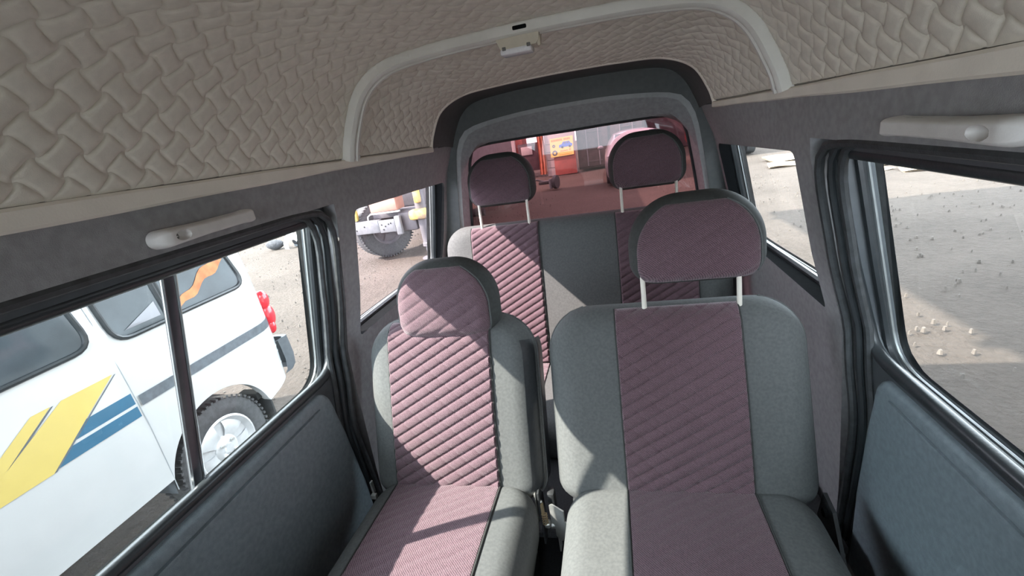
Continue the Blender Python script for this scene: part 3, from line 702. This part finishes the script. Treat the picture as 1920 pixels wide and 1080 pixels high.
# rear bench ------------------------------------------------------------------------------------
bench = empty('rear_bench_seat', (0, 1.5, 0.46), 'long plum and grey bench seat below the plum tinted rear window', 'seat')
tl = math.radians(15); H = 0.62; W = 1.13
mp = Frame((0.0, 1.650, 0.715), (1, 0, 0), (0, math.sin(tl), math.cos(tl)), (0, -math.cos(tl), math.sin(tl)))
hw = hw_fn(W, H, 0.10, 0.02); F = depth_fn(hw, H, 0.055, 0.09, 0.06, 0.04, 0.006); B = depth_fn(hw, H, 0.05, 0.04, 0.05, 0.04)
bb = pillow(mp, hw, H, F, B, 60, 40).build('backrest', M['cloth'], bench, merge=0.0003)
for a, b in ((-0.437, -0.150), (0.150, 0.437)):
    panel(mp, F, lambda v: a, lambda v: b, 0.03, H-0.012, res=0.0036).build('quilted_cover', M['purple'], bb)
    for xx in (a, b): seamline(mp, F, lambda v: xx, 0.03, H-0.014).build('seam', M['cloth_black'], bb)
Hc = 0.46; mc = Frame((0, 1.640, 0.690), (1, 0, 0), (0, -1, 0.03), (0, 0, 1)); hc = hw_fn(W, Hc, 0.05, 0.03)
Fc = depth_fn(hc, Hc, 0.06, 0.07, 0.08, 0.05, 0.008); Bc = depth_fn(hc, Hc, 0.10, 0.03, 0.03, 0.03)
cu = pillow(mc, hc, Hc, Fc, Bc, 60, 30).build('cushion', M['cloth'], bench, merge=0.0003)
for a, b in ((-0.437, -0.150), (0.150, 0.437)):
    panel(mc, Fc, lambda v: a, lambda v: b, 0.03, Hc-0.03, res=0.004, qa=dict(d1=0.002)).build('quilted_cover', M['purple'], cu)
for xc in (-0.287, 0.280):
    headrest(bench, xc, 1.795, 1.388, 0.282, 0.207, 0.045, 8, posts=(xc-0.100, xc+0.100), post_base=1.285)

# ================================================================== outside
# white van parked alongside ----------------------------------------------------------------------
van = empty('parked_van', (-2.6, 0.4, 0.0), 'white van with yellow and blue stripes parked alongside the side window', 'van')
XV = -1.95
def xv(z, y=0.0):
    c = 0.0
    if y > 2.05: c = 0.16*(1-math.sqrt(max(1-((y-2.05)/0.20)**2, 0.0)))
    return XV - interp(z, [0.2, 0.35, 0.7, 1.0, 1.12, 1.55, 1.72, 1.80, 1.86], [0.03, 0.012, 0.0, 0.012, 0.02, 0.09, 0.14, 0.22, 0.40]) - c
WY, WR = 1.645, 0.335
def zb(y):
    b = 0.37 if y < 1.9 else 0.36+0.05*smooth((y-1.9)/0.3)
    d = WR**2-(y-WY)**2
    return max(b, 0.29+math.sqrt(d)) if d > 0 else b
ys = [-2.1+0.08*k for k in range(42)]+[1.27+0.012*k for k in range(64)]+[2.04+0.02*k for k in range(11)]+[2.245]
zt = [0, .04, .1, .2, .3, .4, .5, .57, .64, .72, .80, .86, .91, .95, .98, 1.0]
v = MB(); nu = len(ys)-1; nv = len(zt)-1
def side(u, t):
    y = ys[int(round(u*nu))]; z = lerp(zb(y), 1.86, zt[int(round(t*nv))]); return (xv(z, y), y, z)
v.grid(nu, nv, side)
v.grid(nu, 1, lambda u, t: (lambda y: (xv(zb(y), y)-0.05*t, y, zb(y)+0.004*t))(ys[int(round(u*nu))]))
v.grid(10, 8, lambda u, t: (lerp(-2.35, -3.15, u), lerp(-2.1, 2.2, t), 1.86+0.03*math.sin(PI*u)))
v.grid(8, 12, lambda u, t: (lerp(xv(0.45, 2.245)+0.0, -3.3, u), 2.245+0.03*math.sin(PI*u), lerp(0.42, 1.86, t)))
v.grid(6, 10, lambda u, t: (-3.43+0.4*max(0, t-0.8), lerp(-2.1, 2.2, u), lerp(0.3, 1.86, t)))
v.build('body', M['carwhite'], van)
def onv(y, z, o=0.0): return Vector((xv(z, y)+o, y, z))
def decal(pts, m, name, o=0.0015, parent=None):
    d = MB(); n = len(pts)
    # subdivide long quads along y so that they hug the panel
    if n == 4:
        d.grid(14, 4, lambda u, t: onv(*(lambda a, b: (lerp(a[0], b[0], t), lerp(a[1], b[1], t)))((lerp(pts[0][0], pts[1][0], u), lerp(pts[0][1], pts[1][1], u)), (lerp(pts[3][0], pts[2][0], u), lerp(pts[3][1], pts[2][1], u))), o))
    return d.build(name, m, parent or van)
decal([(1.325, 0.826), (2.215, 0.826), (2.222, 0.776), (1.325, 0.776)], M['greyband'], 'grey_band', 0.006)
decal([(1.09, 0.850), (1.305, 0.850), (1.305, 0.797), (1.035, 0.797)], M['blue'], 'blue_stripe')
decal([(1.02, 0.784), (1.305, 0.784), (1.305, 0.735), (0.955, 0.735)], M['blue'], 'blue_stripe')
decal([(1.085, 0.962), (1.278, 0.962), (0.958, 0.728), (0.690, 0.728)], M['yellow'], 'yellow_stripe', 0.002)
decal([(1.283, 0.958), (1.290, 0.958), (0.968, 0.728), (0.958, 0.728)], M['greyband'], 'stripe_edge', 0.0018)
decal([(0.985, 0.960), (1.048, 0.960), (0.760, 0.760), (0.68, 0.760)], M['yellow'], 'yellow_stripe', 0.002)
decal([(1.050, 0.958), (1.058, 0.958), (0.772, 0.760), (0.760, 0.760)], M['greyband'], 'stripe_edge', 0.0018)
decal([(0.905, 0.855), (0.955, 0.855), (0.930, 0.835), (0.875, 0.835)], M['greyband'], 'stripe_accent', 0.0016)
for zz in (0.60, 0.635, 0.52):
    decal([(1.99, zz+0.003), (2.19, zz+0.003), (2.19, zz), (1.99, zz)], M['bow'], 'body_crease', 0.002)
def vgroove(path, name):
    d = MB(); d.tube([onv(y, z, 0.0) for y, z in path], 0.0022, 6); d.build(name, M['vangap'], van)
vgroove([(1.30, 1.52), (1.305, 1.2), (1.312, 0.95), (1.316, 0.70), (1.318, 0.45), (1.318, 0.31)], 'door_gap')
def vwin(corners, rad, name):
    lp = rloop(corners, rad, 6, 8); cy = sum(p[0] for p in corners)/4; cz = sum(p[1] for p in corners)/4
    q = MB(); q.loft([[onv(lerp(p[0], cy, t), lerp(p[1], cz, t), 0.004) for p in lp] for t in (0, .35, .7, .97)], True); q.f.append(tuple(range(len(q.v)-len(lp), len(q.v))))
    w = q.build(name, M['carglass'], van)
    q = MB(); q.tube([onv(p[0], p[1], 0.005) for p in lp], 0.011, 8, closed=True); q.build('window_rubber', M['rubber'], w)
    return w
vwin([(0.30, 1.56), (1.22, 1.56), (1.265, 1.100), (0.30, 1.080)], [0.05, 0.06, 0.08, 0.05], 'window')
vwin([(1.325, 1.56), (1.60, 1.56), (1.60, 1.075), (1.345, 1.075)], [0.04, 0.02, 0.02, 0.08], 'window')
rwv = vwin([(1.615, 1.56), (1.99, 1.56), (2.085, 1.080), (1.615, 1.080)], [0.02, 0.07, 0.08, 0.02], 'window')
q = MB(); q.grid(14, 3, lambda u, t: onv(lerp(1.66, 2.02, u), lerp(1.105, 1.28, u)+0.03*(t-0.5)*(1+1.5*u)+0.012*math.sin(u*14), 0.007)); q.build('orange_reflection', M['reflection_orange'], rwv)  # orange streak painted over the glass as a reflection
q = MB(); q.grid(6, 2, lambda u, t: onv(lerp(1.40, 1.57, u), 1.11+0.07*u*t, 0.007)); q.build('pale_sheet', M['carpale'], rwv)
# tail lamp, bumper
q = MB()
for (y, z, ry, rz) in ((2.235, 0.925, 0.042, 0.062), (2.240, 0.820, 0.045, 0.075), (2.228, 0.745, 0.026, 0.045)):
    q.ball((xv(0.85, 2.21)-0.005, y, z), 1.0, 10, (0.035, ry, rz))
q.build('tail_lamp', M['redlamp'], van)
q = MB(); lp = []
for k in range(13):
    a = k/12; lp.append([Vector((xv(0.55, 2.2)+0.02-0.25*max(0, a-0.3), 2.205+0.085*min(a/0.35, 1)+0.012*math.sin(PI*a), z)) + Vector((0, dy, 0)) for z, dy in ((0.43, -0.03), (0.45, 0.0), (0.52, 0.012), (0.60, 0.006), (0.655, 0.0), (0.66, -0.04))])
q.loft(lp, False); q.build('bumper', M['bumper'], van)
# underside, arch liner, wheel
q = MB(); q.grid(4, 8, lambda u, t: (lerp(-2.06, -3.35, u), lerp(-2.1, 1.25, t), 0.36)); q.build('underside', M['underbody'], van)
q = MB(); q.grid(20, 4, lambda u, t: (lerp(XV-0.02, XV-0.30, t), WY+WR*math.cos(lerp(1.45, PI, u)), 0.29+WR*math.sin(lerp(1.45, PI, u)))); q.grid(20, 2, lambda u, t: (XV-0.30, WY+WR*t*math.cos(lerp(1.45, PI, u)), 0.29+WR*t*math.sin(lerp(1.45, PI, u)))); q.build('wheel_arch_liner', M['bumper'], van)
q = MB(); q.box((XV-0.10, 1.985, 0.31), (0.16, 0.015, 0.22), bev=0.004); q.box((XV-0.12, 1.955, 0.42), (0.14, 0.06, 0.05), bev=0.01); q.build('mud_flap', M['underbody'], van)
def wheel(parent, c, ax, R, wd, rimr, treads=56, rim_m='rim'):
    c = Vector(c); ax = Vector(ax).normalized(); h = wd/2
    t = MB(); t.lathe(c, ax, [(rimr, -h*0.9), (R*0.84, -h), (R*0.96, -h*0.86), (R, -h*0.55), (R, h*0.55), (R*0.96, h*0.86), (R*0.84, h), (rimr*1.03, h*0.92), (rimr*0.97, h*0.80), (rimr*0.97, -h*0.5)], 48)
    ty = t.build('tyre', M['tyre'], parent)
    ref = Vector((0, 0, 1)) - ax*ax.z; ref.normalize(); oth = ax.cross(ref); tr = MB()
    for k in range(treads):
        a = 2*PI*k/treads; d = ref*math.cos(a)+oth*math.sin(a); tn = ax.cross(d)
        for sx in (-1, 1):
            tr.box(c+d*(R*0.985)+ax*(sx*h*0.74), (0.012*R/0.28, wd*0.24, 0.013*R/0.28), rot=Matrix((d, ax, tn)).transposed())
    tr.build('tread_blocks', M['tyre'], ty, kind='stuff')
    r_ = MB(); r_.lathe(c, ax, [(rimr*0.97, h*0.55), (rimr*1.04, h*0.93), (rimr*0.98, h*0.98), (rimr*0.90, h*0.80), (rimr*0.86, h*0.62)], 40)
    # disc with wide spokes
    nsp = 5
    for k in range(nsp):
        a0 = 2*PI*(k+0.13)/nsp; a1 = 2*PI*(k+0.87)/nsp
        def fn(u, w, a0=a0, a1=a1):
            rr = lerp(rimr*0.88, rimr*0.36, w); sq = 1-0.10*math.sin(PI*w)
            am = (a0+a1)/2; a = am+(lerp(a0, a1, u)-am)*sq
            return c+(ref*math.cos(a)+oth*math.sin(a))*rr+ax*(h*(0.66+0.10*math.sin(PI*w)))
        r_.grid(8, 6, fn)
    r_.lathe(c, ax, [(rimr*0.40, h*0.55), (rimr*0.40, h*0.70), (rimr*0.32, h*0.82), (rimr*0.16, h*0.86), (rimr*0.14, h*0.95), (0.002, h*0.96)], 24)
    rm = r_.build('wheel_rim', M[rim_m], parent)
    b_ = MB(); b_.lathe(c, ax, [(rimr*0.9, h*0.2), (rimr*0.9, h*0.25), (0.002, h*0.25)], 24); b_.build('brake_drum', M['underbody'], rm)
    for k in range(4):
        a = 2*PI*(k+.5)/4; n_ = MB(); n_.lathe(c+(ref*math.cos(a)+oth*math.sin(a))*rimr*0.27+ax*h*0.80, ax, [(0.012, 0), (0.012, 0.014), (0.008, 0.018)], 6); n_.build('wheel_nut', M['steel'], rm)
wheel(van, (XV-0.115, WY, 0.285), (1, 0, 0), 0.285, 0.165, 0.175)
wheel(van, (XV-0.115, -1.35, 0.285), (1, 0, 0), 0.285, 0.165, 0.175)
q = MB(); q.tube([(XV-0.2, WY, 0.285), (-3.3, WY, 0.285)], 0.05, 10); q.build('axle', M['underbody'], van)

# crane truck seen through the left quarter window --------------------------------------------------
truck = empty('crane_truck', (-3.4, 7.0, 0.0), 'dusty grey truck with outrigger leg standing behind the white van', 'truck')
wheel(truck, (-3.75, 7.05, 0.50), (0.80, -0.60, 0), 0.50, 0.32, 0.27, 60, 'truckgrey')
part(lambda q: (q.box((-3.85, 6.55, 0.600), (0.62, 0.03, 0.20), bev=0.006), q.box((-3.85, 6.60, 0.69), (0.64, 0.10, 0.02), bev=0.004)), 'rear_beam', M['trucksteel'], truck)
part(lambda q: q.box((-3.37, 6.50, 0.600), (0.28, 0.03, 0.20), bev=0.006), 'rear_beam', M['trucksteel'], truck)
for hx, hz in ((-4.05, 0.63), (-3.95, 0.57), (-3.80, 0.62), (-3.46, 0.63), (-3.40, 0.60), (-3.34, 0.63), (-3.30, 0.64), (-3.44, 0.55)):
    part(lambda q: q.lathe((hx, 6.535 if hx < -3.5 else 6.485, hz), (0, -1, 0), [(0.013, 0), (0.013, 0.004), (0.004, 0.005)], 8), 'bolt_hole', M['underbody'], truck)
part(lambda q: (q.box((-3.36, 6.62, 0.930), (0.46, 0.30, 0.19), bev=0.012)), 'tool_box', M['salmon'], truck)
part(lambda q: (q.box((-3.36, 6.50, 0.815), (0.50, 0.06, 0.022), bev=0.004), q.tube([(-3.60, 6.48, 0.815), (-3.66, 6.48, 0.78), (-3.68, 6.48, 0.66)], 0.011, 8)), 'handrail', M['whiteplastic'], truck)
part(lambda q: q.box((-3.36, 6.62, 1.045), (0.48, 0.32, 0.022), bev=0.006), 'tool_box_lid', M['carpale'], truck)
part(lambda q: q.box((-3.98, 6.62, 0.80), (0.12, 0.08, 0.17), bev=0.02), 'yellow_bracket', M['yellow'], truck)
part(lambda q: (q.box((-3.3, 9.6, 1.95), (1.9, 5.2, 2.3), bev=0.04), q.box((-3.2, 7.05, 0.74), (1.2, 0.5, 0.12), bev=0.02)), 'bed_shade_box', M['truckgrey'], truck)  # box body made tall and long so its shadow darkens the rear yard
part(lambda q: q.box((-3.05, 6.75, 0.62), (0.30, 0.35, 0.30), bev=0.03), 'fuel_tank', M['truckgrey'], truck)
part(lambda q: q.box((-3.17, 6.50, 0.595), (0.10, 0.08, 0.30), bev=0.02), 'drilled_plate', M['trucksteel'], truck)
part(lambda q: q.tube([(-2.80, 6.62, 0.55), (-2.79, 6.62, 1.5)], 0.085, 12), 'outrigger_column', M['truckgrey'], truck)
part(lambda q: (q.box((-2.82, 6.55, 0.72), (0.30, 0.18, 0.16), bev=0.05), q.box((-2.78, 6.52, 1.02), (0.10, 0.08, 0.24), bev=0.02)), 'warning_wrap', M['truckyellow'], truck)
part(lambda q: q.tube([(-2.80, 6.60, 0.66), (-2.79, 6.60, 0.24)], 0.075, 14), 'outrigger_cylinder', M['truckgrey'], truck)
part(lambda q: q.lathe((-2.79, 6.60, 0.20), (0, 0, 1), [(0.088, 0), (0.088, 0.05), (0.075, 0.06)], 16), 'cylinder_collar', M['truckgrey'], truck)
part(lambda q: q.tube([(-2.79, 6.60, 0.22), (-2.78, 6.60, 0.02)], 0.052, 12), 'outrigger_rod', M['carpale'], truck)
part(lambda q: q.lathe((-2.78, 6.60, -0.01), (0, 0, 1), [(0.15, 0), (0.15, 0.02), (0.07, 0.04)], 16), 'foot_plate', M['truckgrey'], truck)
part(lambda q: q.tube([(-3.3, 7.4, 0.5), (-2.0, 7.4, 0.5)], 0.07, 10), 'axle', M['underbody'], truck)

# scrap lying in the sun beyond the white van ---------------------------------------------------------
q = MB()
lp = []
for k in range(13):
    t = k/12; r_ = 0.125*math.sin(PI*min(max(t*0.94+0.03, 0), 1))**0.5
    lp.append([(-7.76+0.44*t, 8.80+r_*math.cos(2*PI*a/14), 0.115+(r_*(0.95+0.05*math.sin(a*3+k)))*math.sin(2*PI*a/14)) for a in range(14)])
q.loft(lp, True, True); tag(q.build('dark_sack', M['darksack']), 'dark bulging sack lying on the gravel beside the white fender', 'sack')
fd = empty('car_fender', (-6.98, 8.70, 0), 'white plastic car fender with round wheel arch lying on the gravel', 'fender')
q = MB()
def ffn(u, t):
    a = lerp(-0.10*PI, 0.80*PI, u); rr = lerp(0.165, 0.285+0.04*math.sin(u*PI), t)
    return (-6.94+rr*math.cos(PI-a+0.15), 8.66+0.05*math.sin(t*PI*0.5)+0.03*math.sin(u*PI), 0.055+rr*math.sin(PI-a+0.15)*0.92)
q.grid(30, 8, ffn); q.build('panel', M['whiteplastic'], fd)
q = MB(); q.tube([ffn(u/30, 0) for u in range(31)], 0.012, 6); q.build('arch_lip', M['whiteplastic'], fd)
en = empty('scrap_engine', (-6.90, 8.95, 0), 'dark grey scrap engine block inside the white fender', 'engine')
part(lambda q: (q.box((-6.90, 8.94, 0.14), (0.36, 0.22, 0.27), bev=0.03)), 'block', M['enginegrey'], en)
part(lambda q: q.lathe((-6.98, 8.83, 0.15), (0, -1, 0), [(0.08, 0), (0.09, 0.02), (0.07, 0.04), (0.03, 0.05)], 20), 'pulley', M['darksack'], en)
part(lambda q: q.tube([(-6.80, 8.81, 0.06), (-6.75, 8.80, 0.15), (-6.74, 8.82, 0.24)], 0.02, 8), 'hose', M['iron'], en)
for k, (x, y, zz, m_) in enumerate(((-7.25, 9.75, 0.14, 'beigepart'), (-6.72, 9.45, 0.10, 'beigepart'))):
    cst = empty('cast_part', (x, y, 0), ['beige cast gearbox housing behind the scrap engine', 'low beige casting with a bolt flange by the window frame'][k], 'scrap part')
    part(lambda q: q.box((x, y, zz), (0.42, 0.26, zz*1.9), bev=0.05), 'housing', M[m_], cst)
    part(lambda q: q.lathe((x-0.1, y-0.13, zz+0.05), (0, -1, 0), [(0.09, 0), (0.09, 0.03), (0.055, 0.03), (0.05, 0.0)], 18), 'flange', M['truckgrey'], cst)
    part(lambda q: q.lathe((x+0.12, y-0.13, zz), (0, -1, 0), [(0.06, 0), (0.06, 0.02), (0.02, 0.02)], 14), 'boss', M['handle_dark'], cst)

# buildings and things behind the rear window ----------------------------------------------------------
shed = empty('red_shed', (-4.0, 17.4, 0), 'red painted shed wall with a pale corner post behind the rear window', 'shed')
part(lambda q: q.box((-5.2, 17.9, 1.5), (4.4, 1.0, 3.0), bev=0.03), 'wall', M['redwall'], shed)
part(lambda q: (q.box((-4.6, 17.37, 1.15), (1.9, 0.06, 1.6), bev=0.01)), 'doorway', M['darkopening'], shed)
part(lambda q: q.box((-3.35, 17.36, 1.4), (0.16, 0.08, 2.8), bev=0.01), 'door_post', M['whitewall'], shed)
part(lambda q: q.box((-2.75, 17.3, 0.78), (0.85, 0.05, 1.0), bev=0.01), 'window_opening', M['darkopening'], shed)
part(lambda q: q.box((-2.85, 17.26, 1.02), (0.42, 0.05, 0.30), bev=0.01), 'pale_board', M['whitewall'], shed)
q = MB(); q.grid(14, 20, lambda u, t: (lerp(-2.42, -2.16, u)+0.03*math.sin(t*3), 17.1+0.05*math.sin(u*16), lerp(0.10, 1.75, t))); 
tag(q.build('hanging_cloth', M['orangecloth']), 'orange cloth hanging beside the yellow sign', 'cloth')
pw = empty('block_wall', (-1.6, 17.4, 0), 'pale block wall with a red lower panel carrying the yellow sign', 'wall')
part(lambda q: q.box((-1.59, 17.30, 1.5), (1.10, 0.3, 3.0), bev=0.01), 'wall', M['whitewall'], pw)
for zz in (0.30, 0.58, 0.86, 1.14): part(lambda q: q.box((-1.98, 17.145, zz), (0.26, 0.012, 0.010)), 'joint', M['darkopening'], pw)
part(lambda q: q.box((-1.45, 17.13, 0.40), (0.80, 0.04, 0.80), bev=0.005), 'red_panel', M['redwall'], pw)
sign = empty('yellow_sign', (-1.5, 17.0, 0.65), 'yellow sign with orange header and blue car picture on the block wall', 'sign')
def sg(a, b_, d): return Vector((-1.515+a+0.03*b_, 17.06-d, 0.995+b_+0.02*a))
def rect(x0, x1, z0, z1): return [(x0, z0), (x1, z0), (x1, z1), (x0, z1)]
def srect(x0, x1, z0, z1, name, m, d0=0.012, d1=0.016): mb = MB(); mb.prism(rect(x0, x1, z0, z1), sg, d0, d1); mb.build(name, M[m], sign)
srect(-0.42, 0.42, -0.325, 0.325, 'board', 'signyellow', -0.02, 0.012)
x = -0.37
for wdt in (0.05, 0.04, 0.05, 0.045, 0.05, 0.04, 0.05):
    srect(x, x+wdt, 0.215, 0.285, 'letter_block', 'signorange'); x += wdt+0.012
x += 0.05
for wdt in (0.05, 0.045, 0.05, 0.04): srect(x, x+wdt, 0.215, 0.285, 'letter_block', 'signorange'); x += wdt+0.012
mb = MB(); mb.prism([(-0.10, -0.02), (0.38, -0.02), (0.39, 0.06), (0.33, 0.085), (0.28, 0.165), (0.06, 0.165), (0.0, 0.085), (-0.09, 0.07)], sg, 0.012, 0.016); pic = mb.build('car_picture', M['signblue'], sign)
for a, b_, w_, h_ in ((0.08, 0.10, 0.07, 0.045), (0.19, 0.10, 0.07, 0.045)):
    mb = MB(); mb.prism(rect(a, a+w_, b_, b_+h_), sg, 0.016, 0.018); mb.build('picture_window', M['carpale'], pic)
for a in (0.02, 0.29):
    mb = MB(); mb.prism([(a+0.04*math.cos(2*PI*k/14), -0.02+0.04*math.sin(2*PI*k/14)) for k in range(14)], sg, 0.016, 0.019); mb.build('picture_wheel', M['iron'], pic)
def ring(cx, cz, r0, r1, name, m):
    mb = MB(); mb.loft([[sg(cx+r*math.cos(2*PI*k/20), cz+r*math.sin(2*PI*k/20), d) for k in range(20)] for r, d in ((r0, 0.012), (r0, 0.018), (r1, 0.018), (r1, 0.012))], True); mb.build(name, M[m], sign)
ring(-0.27, -0.185, 0.045, 0.095, 'tyre_picture', 'enginegrey'); ring(-0.29, 0.06, 0.02, 0.055, 'badge_picture', 'enginegrey')
x = -0.06
for wdt in (0.06, 0.05, 0.07, 0.05): srect(x, x+wdt, -0.165, -0.125, 'letter_block', 'signorange'); x += wdt+0.012
srect(0.28, 0.30, -0.175, -0.085, 'cross_bar', 'signorange'); srect(0.25, 0.33, -0.14, -0.12, 'cross_bar', 'signorange')
srect(-0.12, 0.36, -0.285, -0.27, 'rule_line', 'signorange')
ct = empty('shipping_container', (-0.5, 18.4, 0), 'weathered dark container with closed doors beside the yellow sign', 'container')
part(lambda q: q.box((0.22, 20.0, 1.35), (2.44, 4.8, 2.6), bev=0.02), 'body', M['container'], ct)
for cx in (-0.42, 0.80):
    d_ = part(lambda q: q.box((cx, 17.56, 1.35), (1.12, 0.06, 2.45), bev=0.008), 'door', M['container'], ct)
    for ex in (-0.22, 0.22):
        part(lambda q: q.tube([(cx+ex, 17.50, 0.15), (cx+ex, 17.50, 2.5)], 0.022, 8), 'locking_bar', M['trucksteel'], d_)
    for zz in (0.30, 0.75, 1.35):
        part(lambda q: q.box((cx+0.05, 17.515, zz), (0.55, 0.03, 0.05), bev=0.005), 'door_rib', M['container'], d_)
sc_ = empty('silver_car', (0.85, 12.8, 0), 'pale silver car parked beyond the rear headrest', 'car')
def carloop(y, sc_w, top):
    return [Vector((0.85+x*sc_w, y, z if z < 0.8 else 0.8+(z-0.8)*top)) for x, z in [(-0.80, 0.25), (-0.84, 0.5), (-0.82, 0.78), (-0.70, 1.05), (-0.56, 1.24), (-0.3, 1.30), (0.0, 1.31), (0.3, 1.30), (0.56, 1.24), (0.70, 1.05), (0.82, 0.78), (0.84, 0.5), (0.80, 0.25)]]
q = MB(); q.loft([carloop(12.0, 0.90, 0.15), carloop(12.15, 0.97, 0.3), carloop(12.5, 1, 0.75), carloop(12.9, 1, 1.0), carloop(14.3, 1, 1.0), carloop(15.2, 1, 0.3), carloop(16.0, 0.92, 0.15)], True, True); q.build('body', M['carpale'], sc_)
q = MB(); q.grid(10, 4, lambda u, t: (0.85+lerp(-0.60, 0.60, u)*lerp(1, 0.86, t), lerp(12.22, 12.80, t), lerp(0.93, 1.24, t)+0.02)); q.build('windscreen', M['carglass'], sc_)
for sx in (-1, 1):
    part(lambda q: q.ball((0.85+sx*0.55, 12.06, 0.68), 0.09, 8, (1.3, 0.5, 0.8)), 'head_lamp', M['lens'], sc_)
    part(lambda q: q.ball((0.85+sx*0.92, 12.72, 0.98), 0.08, 8, (1.0, 0.6, 0.7)), 'wing_mirror', M['carpale'], sc_)
    for yy in (12.75, 15.1): part(lambda q: q.lathe((0.85+sx*0.74, yy, 0.30), (sx, 0, 0), [(0.16, -0.08), (0.28, -0.08), (0.30, 0), (0.28, 0.08), (0.16, 0.08)], 24), 'wheel', M['tyre'], sc_)
rt = empty('red_truck', (3.5, 15.5, 0), 'red truck cab standing beyond the silver car', 'truck')
part(lambda q: (q.box((3.6, 16.0, 1.35), (1.9, 1.7, 1.7), bev=0.15), q.box((3.6, 15.1, 0.7), (1.9, 0.3, 0.4), bev=0.05)), 'cab', M['carred'], rt)
part(lambda q: q.box((3.6, 15.14, 1.75), (1.6, 0.04, 0.6), bev=0.01), 'windscreen', M['carglass'], rt)
for sx in (-0.75, 0.75): part(lambda q: q.lathe((3.6+sx, 15.7, 0.42), (1, 0, 0), [(0.2, -0.12), (0.40, -0.12), (0.42, 0), (0.40, 0.12), (0.2, 0.12)], 24), 'wheel', M['tyre'], rt)
hb_ = empty('dark_barn', (4.5, 22, 0), 'dark timber barn wall behind the silver car', 'barn')
part(lambda q: q.box((5.2, 23, 1.8), (8.4, 1.0, 3.6), bev=0.02), 'wall', M['darkopening'], hb_)
part(lambda q: q.box((5.2, 22.8, 3.7), (8.8, 1.8, 0.12), bev=0.02), 'roof', M['truckgrey'], hb_)
tr_ = empty('trolley_jack', (-1.55, 13.3, 0), 'small dark trolley jack on the gravel below the yellow sign', 'jack')
part(lambda q: q.lathe((-1.42, 13.2, 0.20), (1, -0.3, 0), [(0.09, -0.05), (0.19, -0.05), (0.20, 0), (0.19, 0.05), (0.09, 0.05)], 20), 'wheel', M['tyre'], tr_)
part(lambda q: (q.box((-1.72, 13.4, 0.20), (0.45, 0.20, 0.10), bev=0.02), q.tube([(-1.7, 13.4, 0.2), (-2.0, 13.4, 0.30), (-2.15, 13.5, 0.28)], 0.025, 8)), 'frame', M['iron'], tr_)
part(lambda q: q.tube([(-1.58, 13.25, 0.02), (-1.58, 13.25, 0.30)], 0.05, 10), 'ram', M['trucksteel'], tr_)

# boards lying on the ground to the right ----------------------------------------------------------------
bl = [(4.75, 9.9, 0.9, 0.6, 0.3, 0.08), (5.55, 9.45, 0.7, 0.5, -0.2, 0.16), (5.75, 10.8, 1.3, 0.8, 0.2, 0.06), (4.75, 13.2, 1.2, 0.8, 0.2, 0.10), (4.3, 12.1, 0.9, 0.5, -0.2, 0.05), (6.45, 9.5, 0.8, 0.4, 0.1, 0.12)]
names = ['tan cardboard sheet nearest the right window pillar', 'tan cardboard sheet tilted up highest of the litter in the yard', 'largest tan cardboard sheet at the back of the litter', 'cardboard sheet seen at the top of the right quarter window',
         'smallest cardboard sheet at the edge of the right quarter window', 'long narrow cardboard sheet farthest right of the litter']
for (x, y, w_, h_, rz, lift), lb in zip(bl, names):
    q = MB(); R_ = Matrix.Rotation(rz, 3, 'Z')
    q.grid(6, 4, lambda u, t: R_ @ Vector(((u-.5)*w_, (t-.5)*h_, 0.0))+Vector((x, y, 0.012+lift*max(0, t-0.4)*1.4+0.015*math.sin(u*7))))
    q.grid(6, 4, lambda u, t: R_ @ Vector(((u-.5)*w_, (t-.5)*h_, 0.0))+Vector((x, y, -0.010+lift*max(0, t-0.4)*1.4+0.015*math.sin(u*7))))
    tag(q.build('cardboard_sheet', M['board']), lb, 'cardboard', 'cardboard litter in the yard')

# unseen canopy roof added over the right of the yard to cast its shade -------------------------------
cp = empty('shade_canopy', (1.5, 0, 0), 'unseen tall canopy of corrugated sheet added to shade the yard', 'shade_canopy')
for x0, ya, yb in ((-2.62, 0.34, 5.3), (-3.05, -1.2, 0.34)):
    q = MB(); q.grid(120, 2, lambda u, t: (lerp(x0, 5.0, u), lerp(ya, yb, t), 5.0+0.03*math.sin(u*180))); q.build('roof_sheet', M['roofsheet'], cp)
for (x, y) in ((2.75, -1.1), (-1.2, -1.05)):
    part(lambda q: q.box((x, y, 2.48), (0.14, 0.14, 5.0), bev=0.01), 'post', M['truckgrey'], cp)
for y in (-1.05, 1.0, 3.0, 4.9): part(lambda q: q.box((1.15, y, 4.90), (7.4, 0.10, 0.16), bev=0.01), 'beam', M['truckgrey'], cp)


# unseen box trailer added ahead on the right to block low sky light
bt = empty('sky_blocker_trailer', (4.4, -3.4, 0.0), 'unseen tall grey box trailer added ahead on the right to block low sky', 'trailer')
part(lambda q: q.box((4.4, -3.4, 2.65), (2.4, 11.4, 3.3), bev=0.04), 'box', M['truckgrey'], bt)
part(lambda q: q.box((4.4, -3.4, 0.92), (1.2, 11.0, 0.16), bev=0.02), 'chassis', M['underbody'], bt)
for yy in (-7.6, -6.4, -5.2):
    for sx in (-0.95, 0.95): part(lambda q: q.lathe((4.4+sx, yy, 0.47), (1, 0, 0), [(0.25, -0.13), (0.46, -0.13), (0.49, 0), (0.46, 0.13), (0.25, 0.13)], 24), 'wheel', M['tyre'], bt)
part(lambda q: (q.box((3.9, 1.4, 0.43), (0.12, 0.12, 0.86), bev=0.01), q.box((4.9, 1.4, 0.43), (0.12, 0.12, 0.86), bev=0.01)), 'landing_leg', M['trucksteel'], bt)
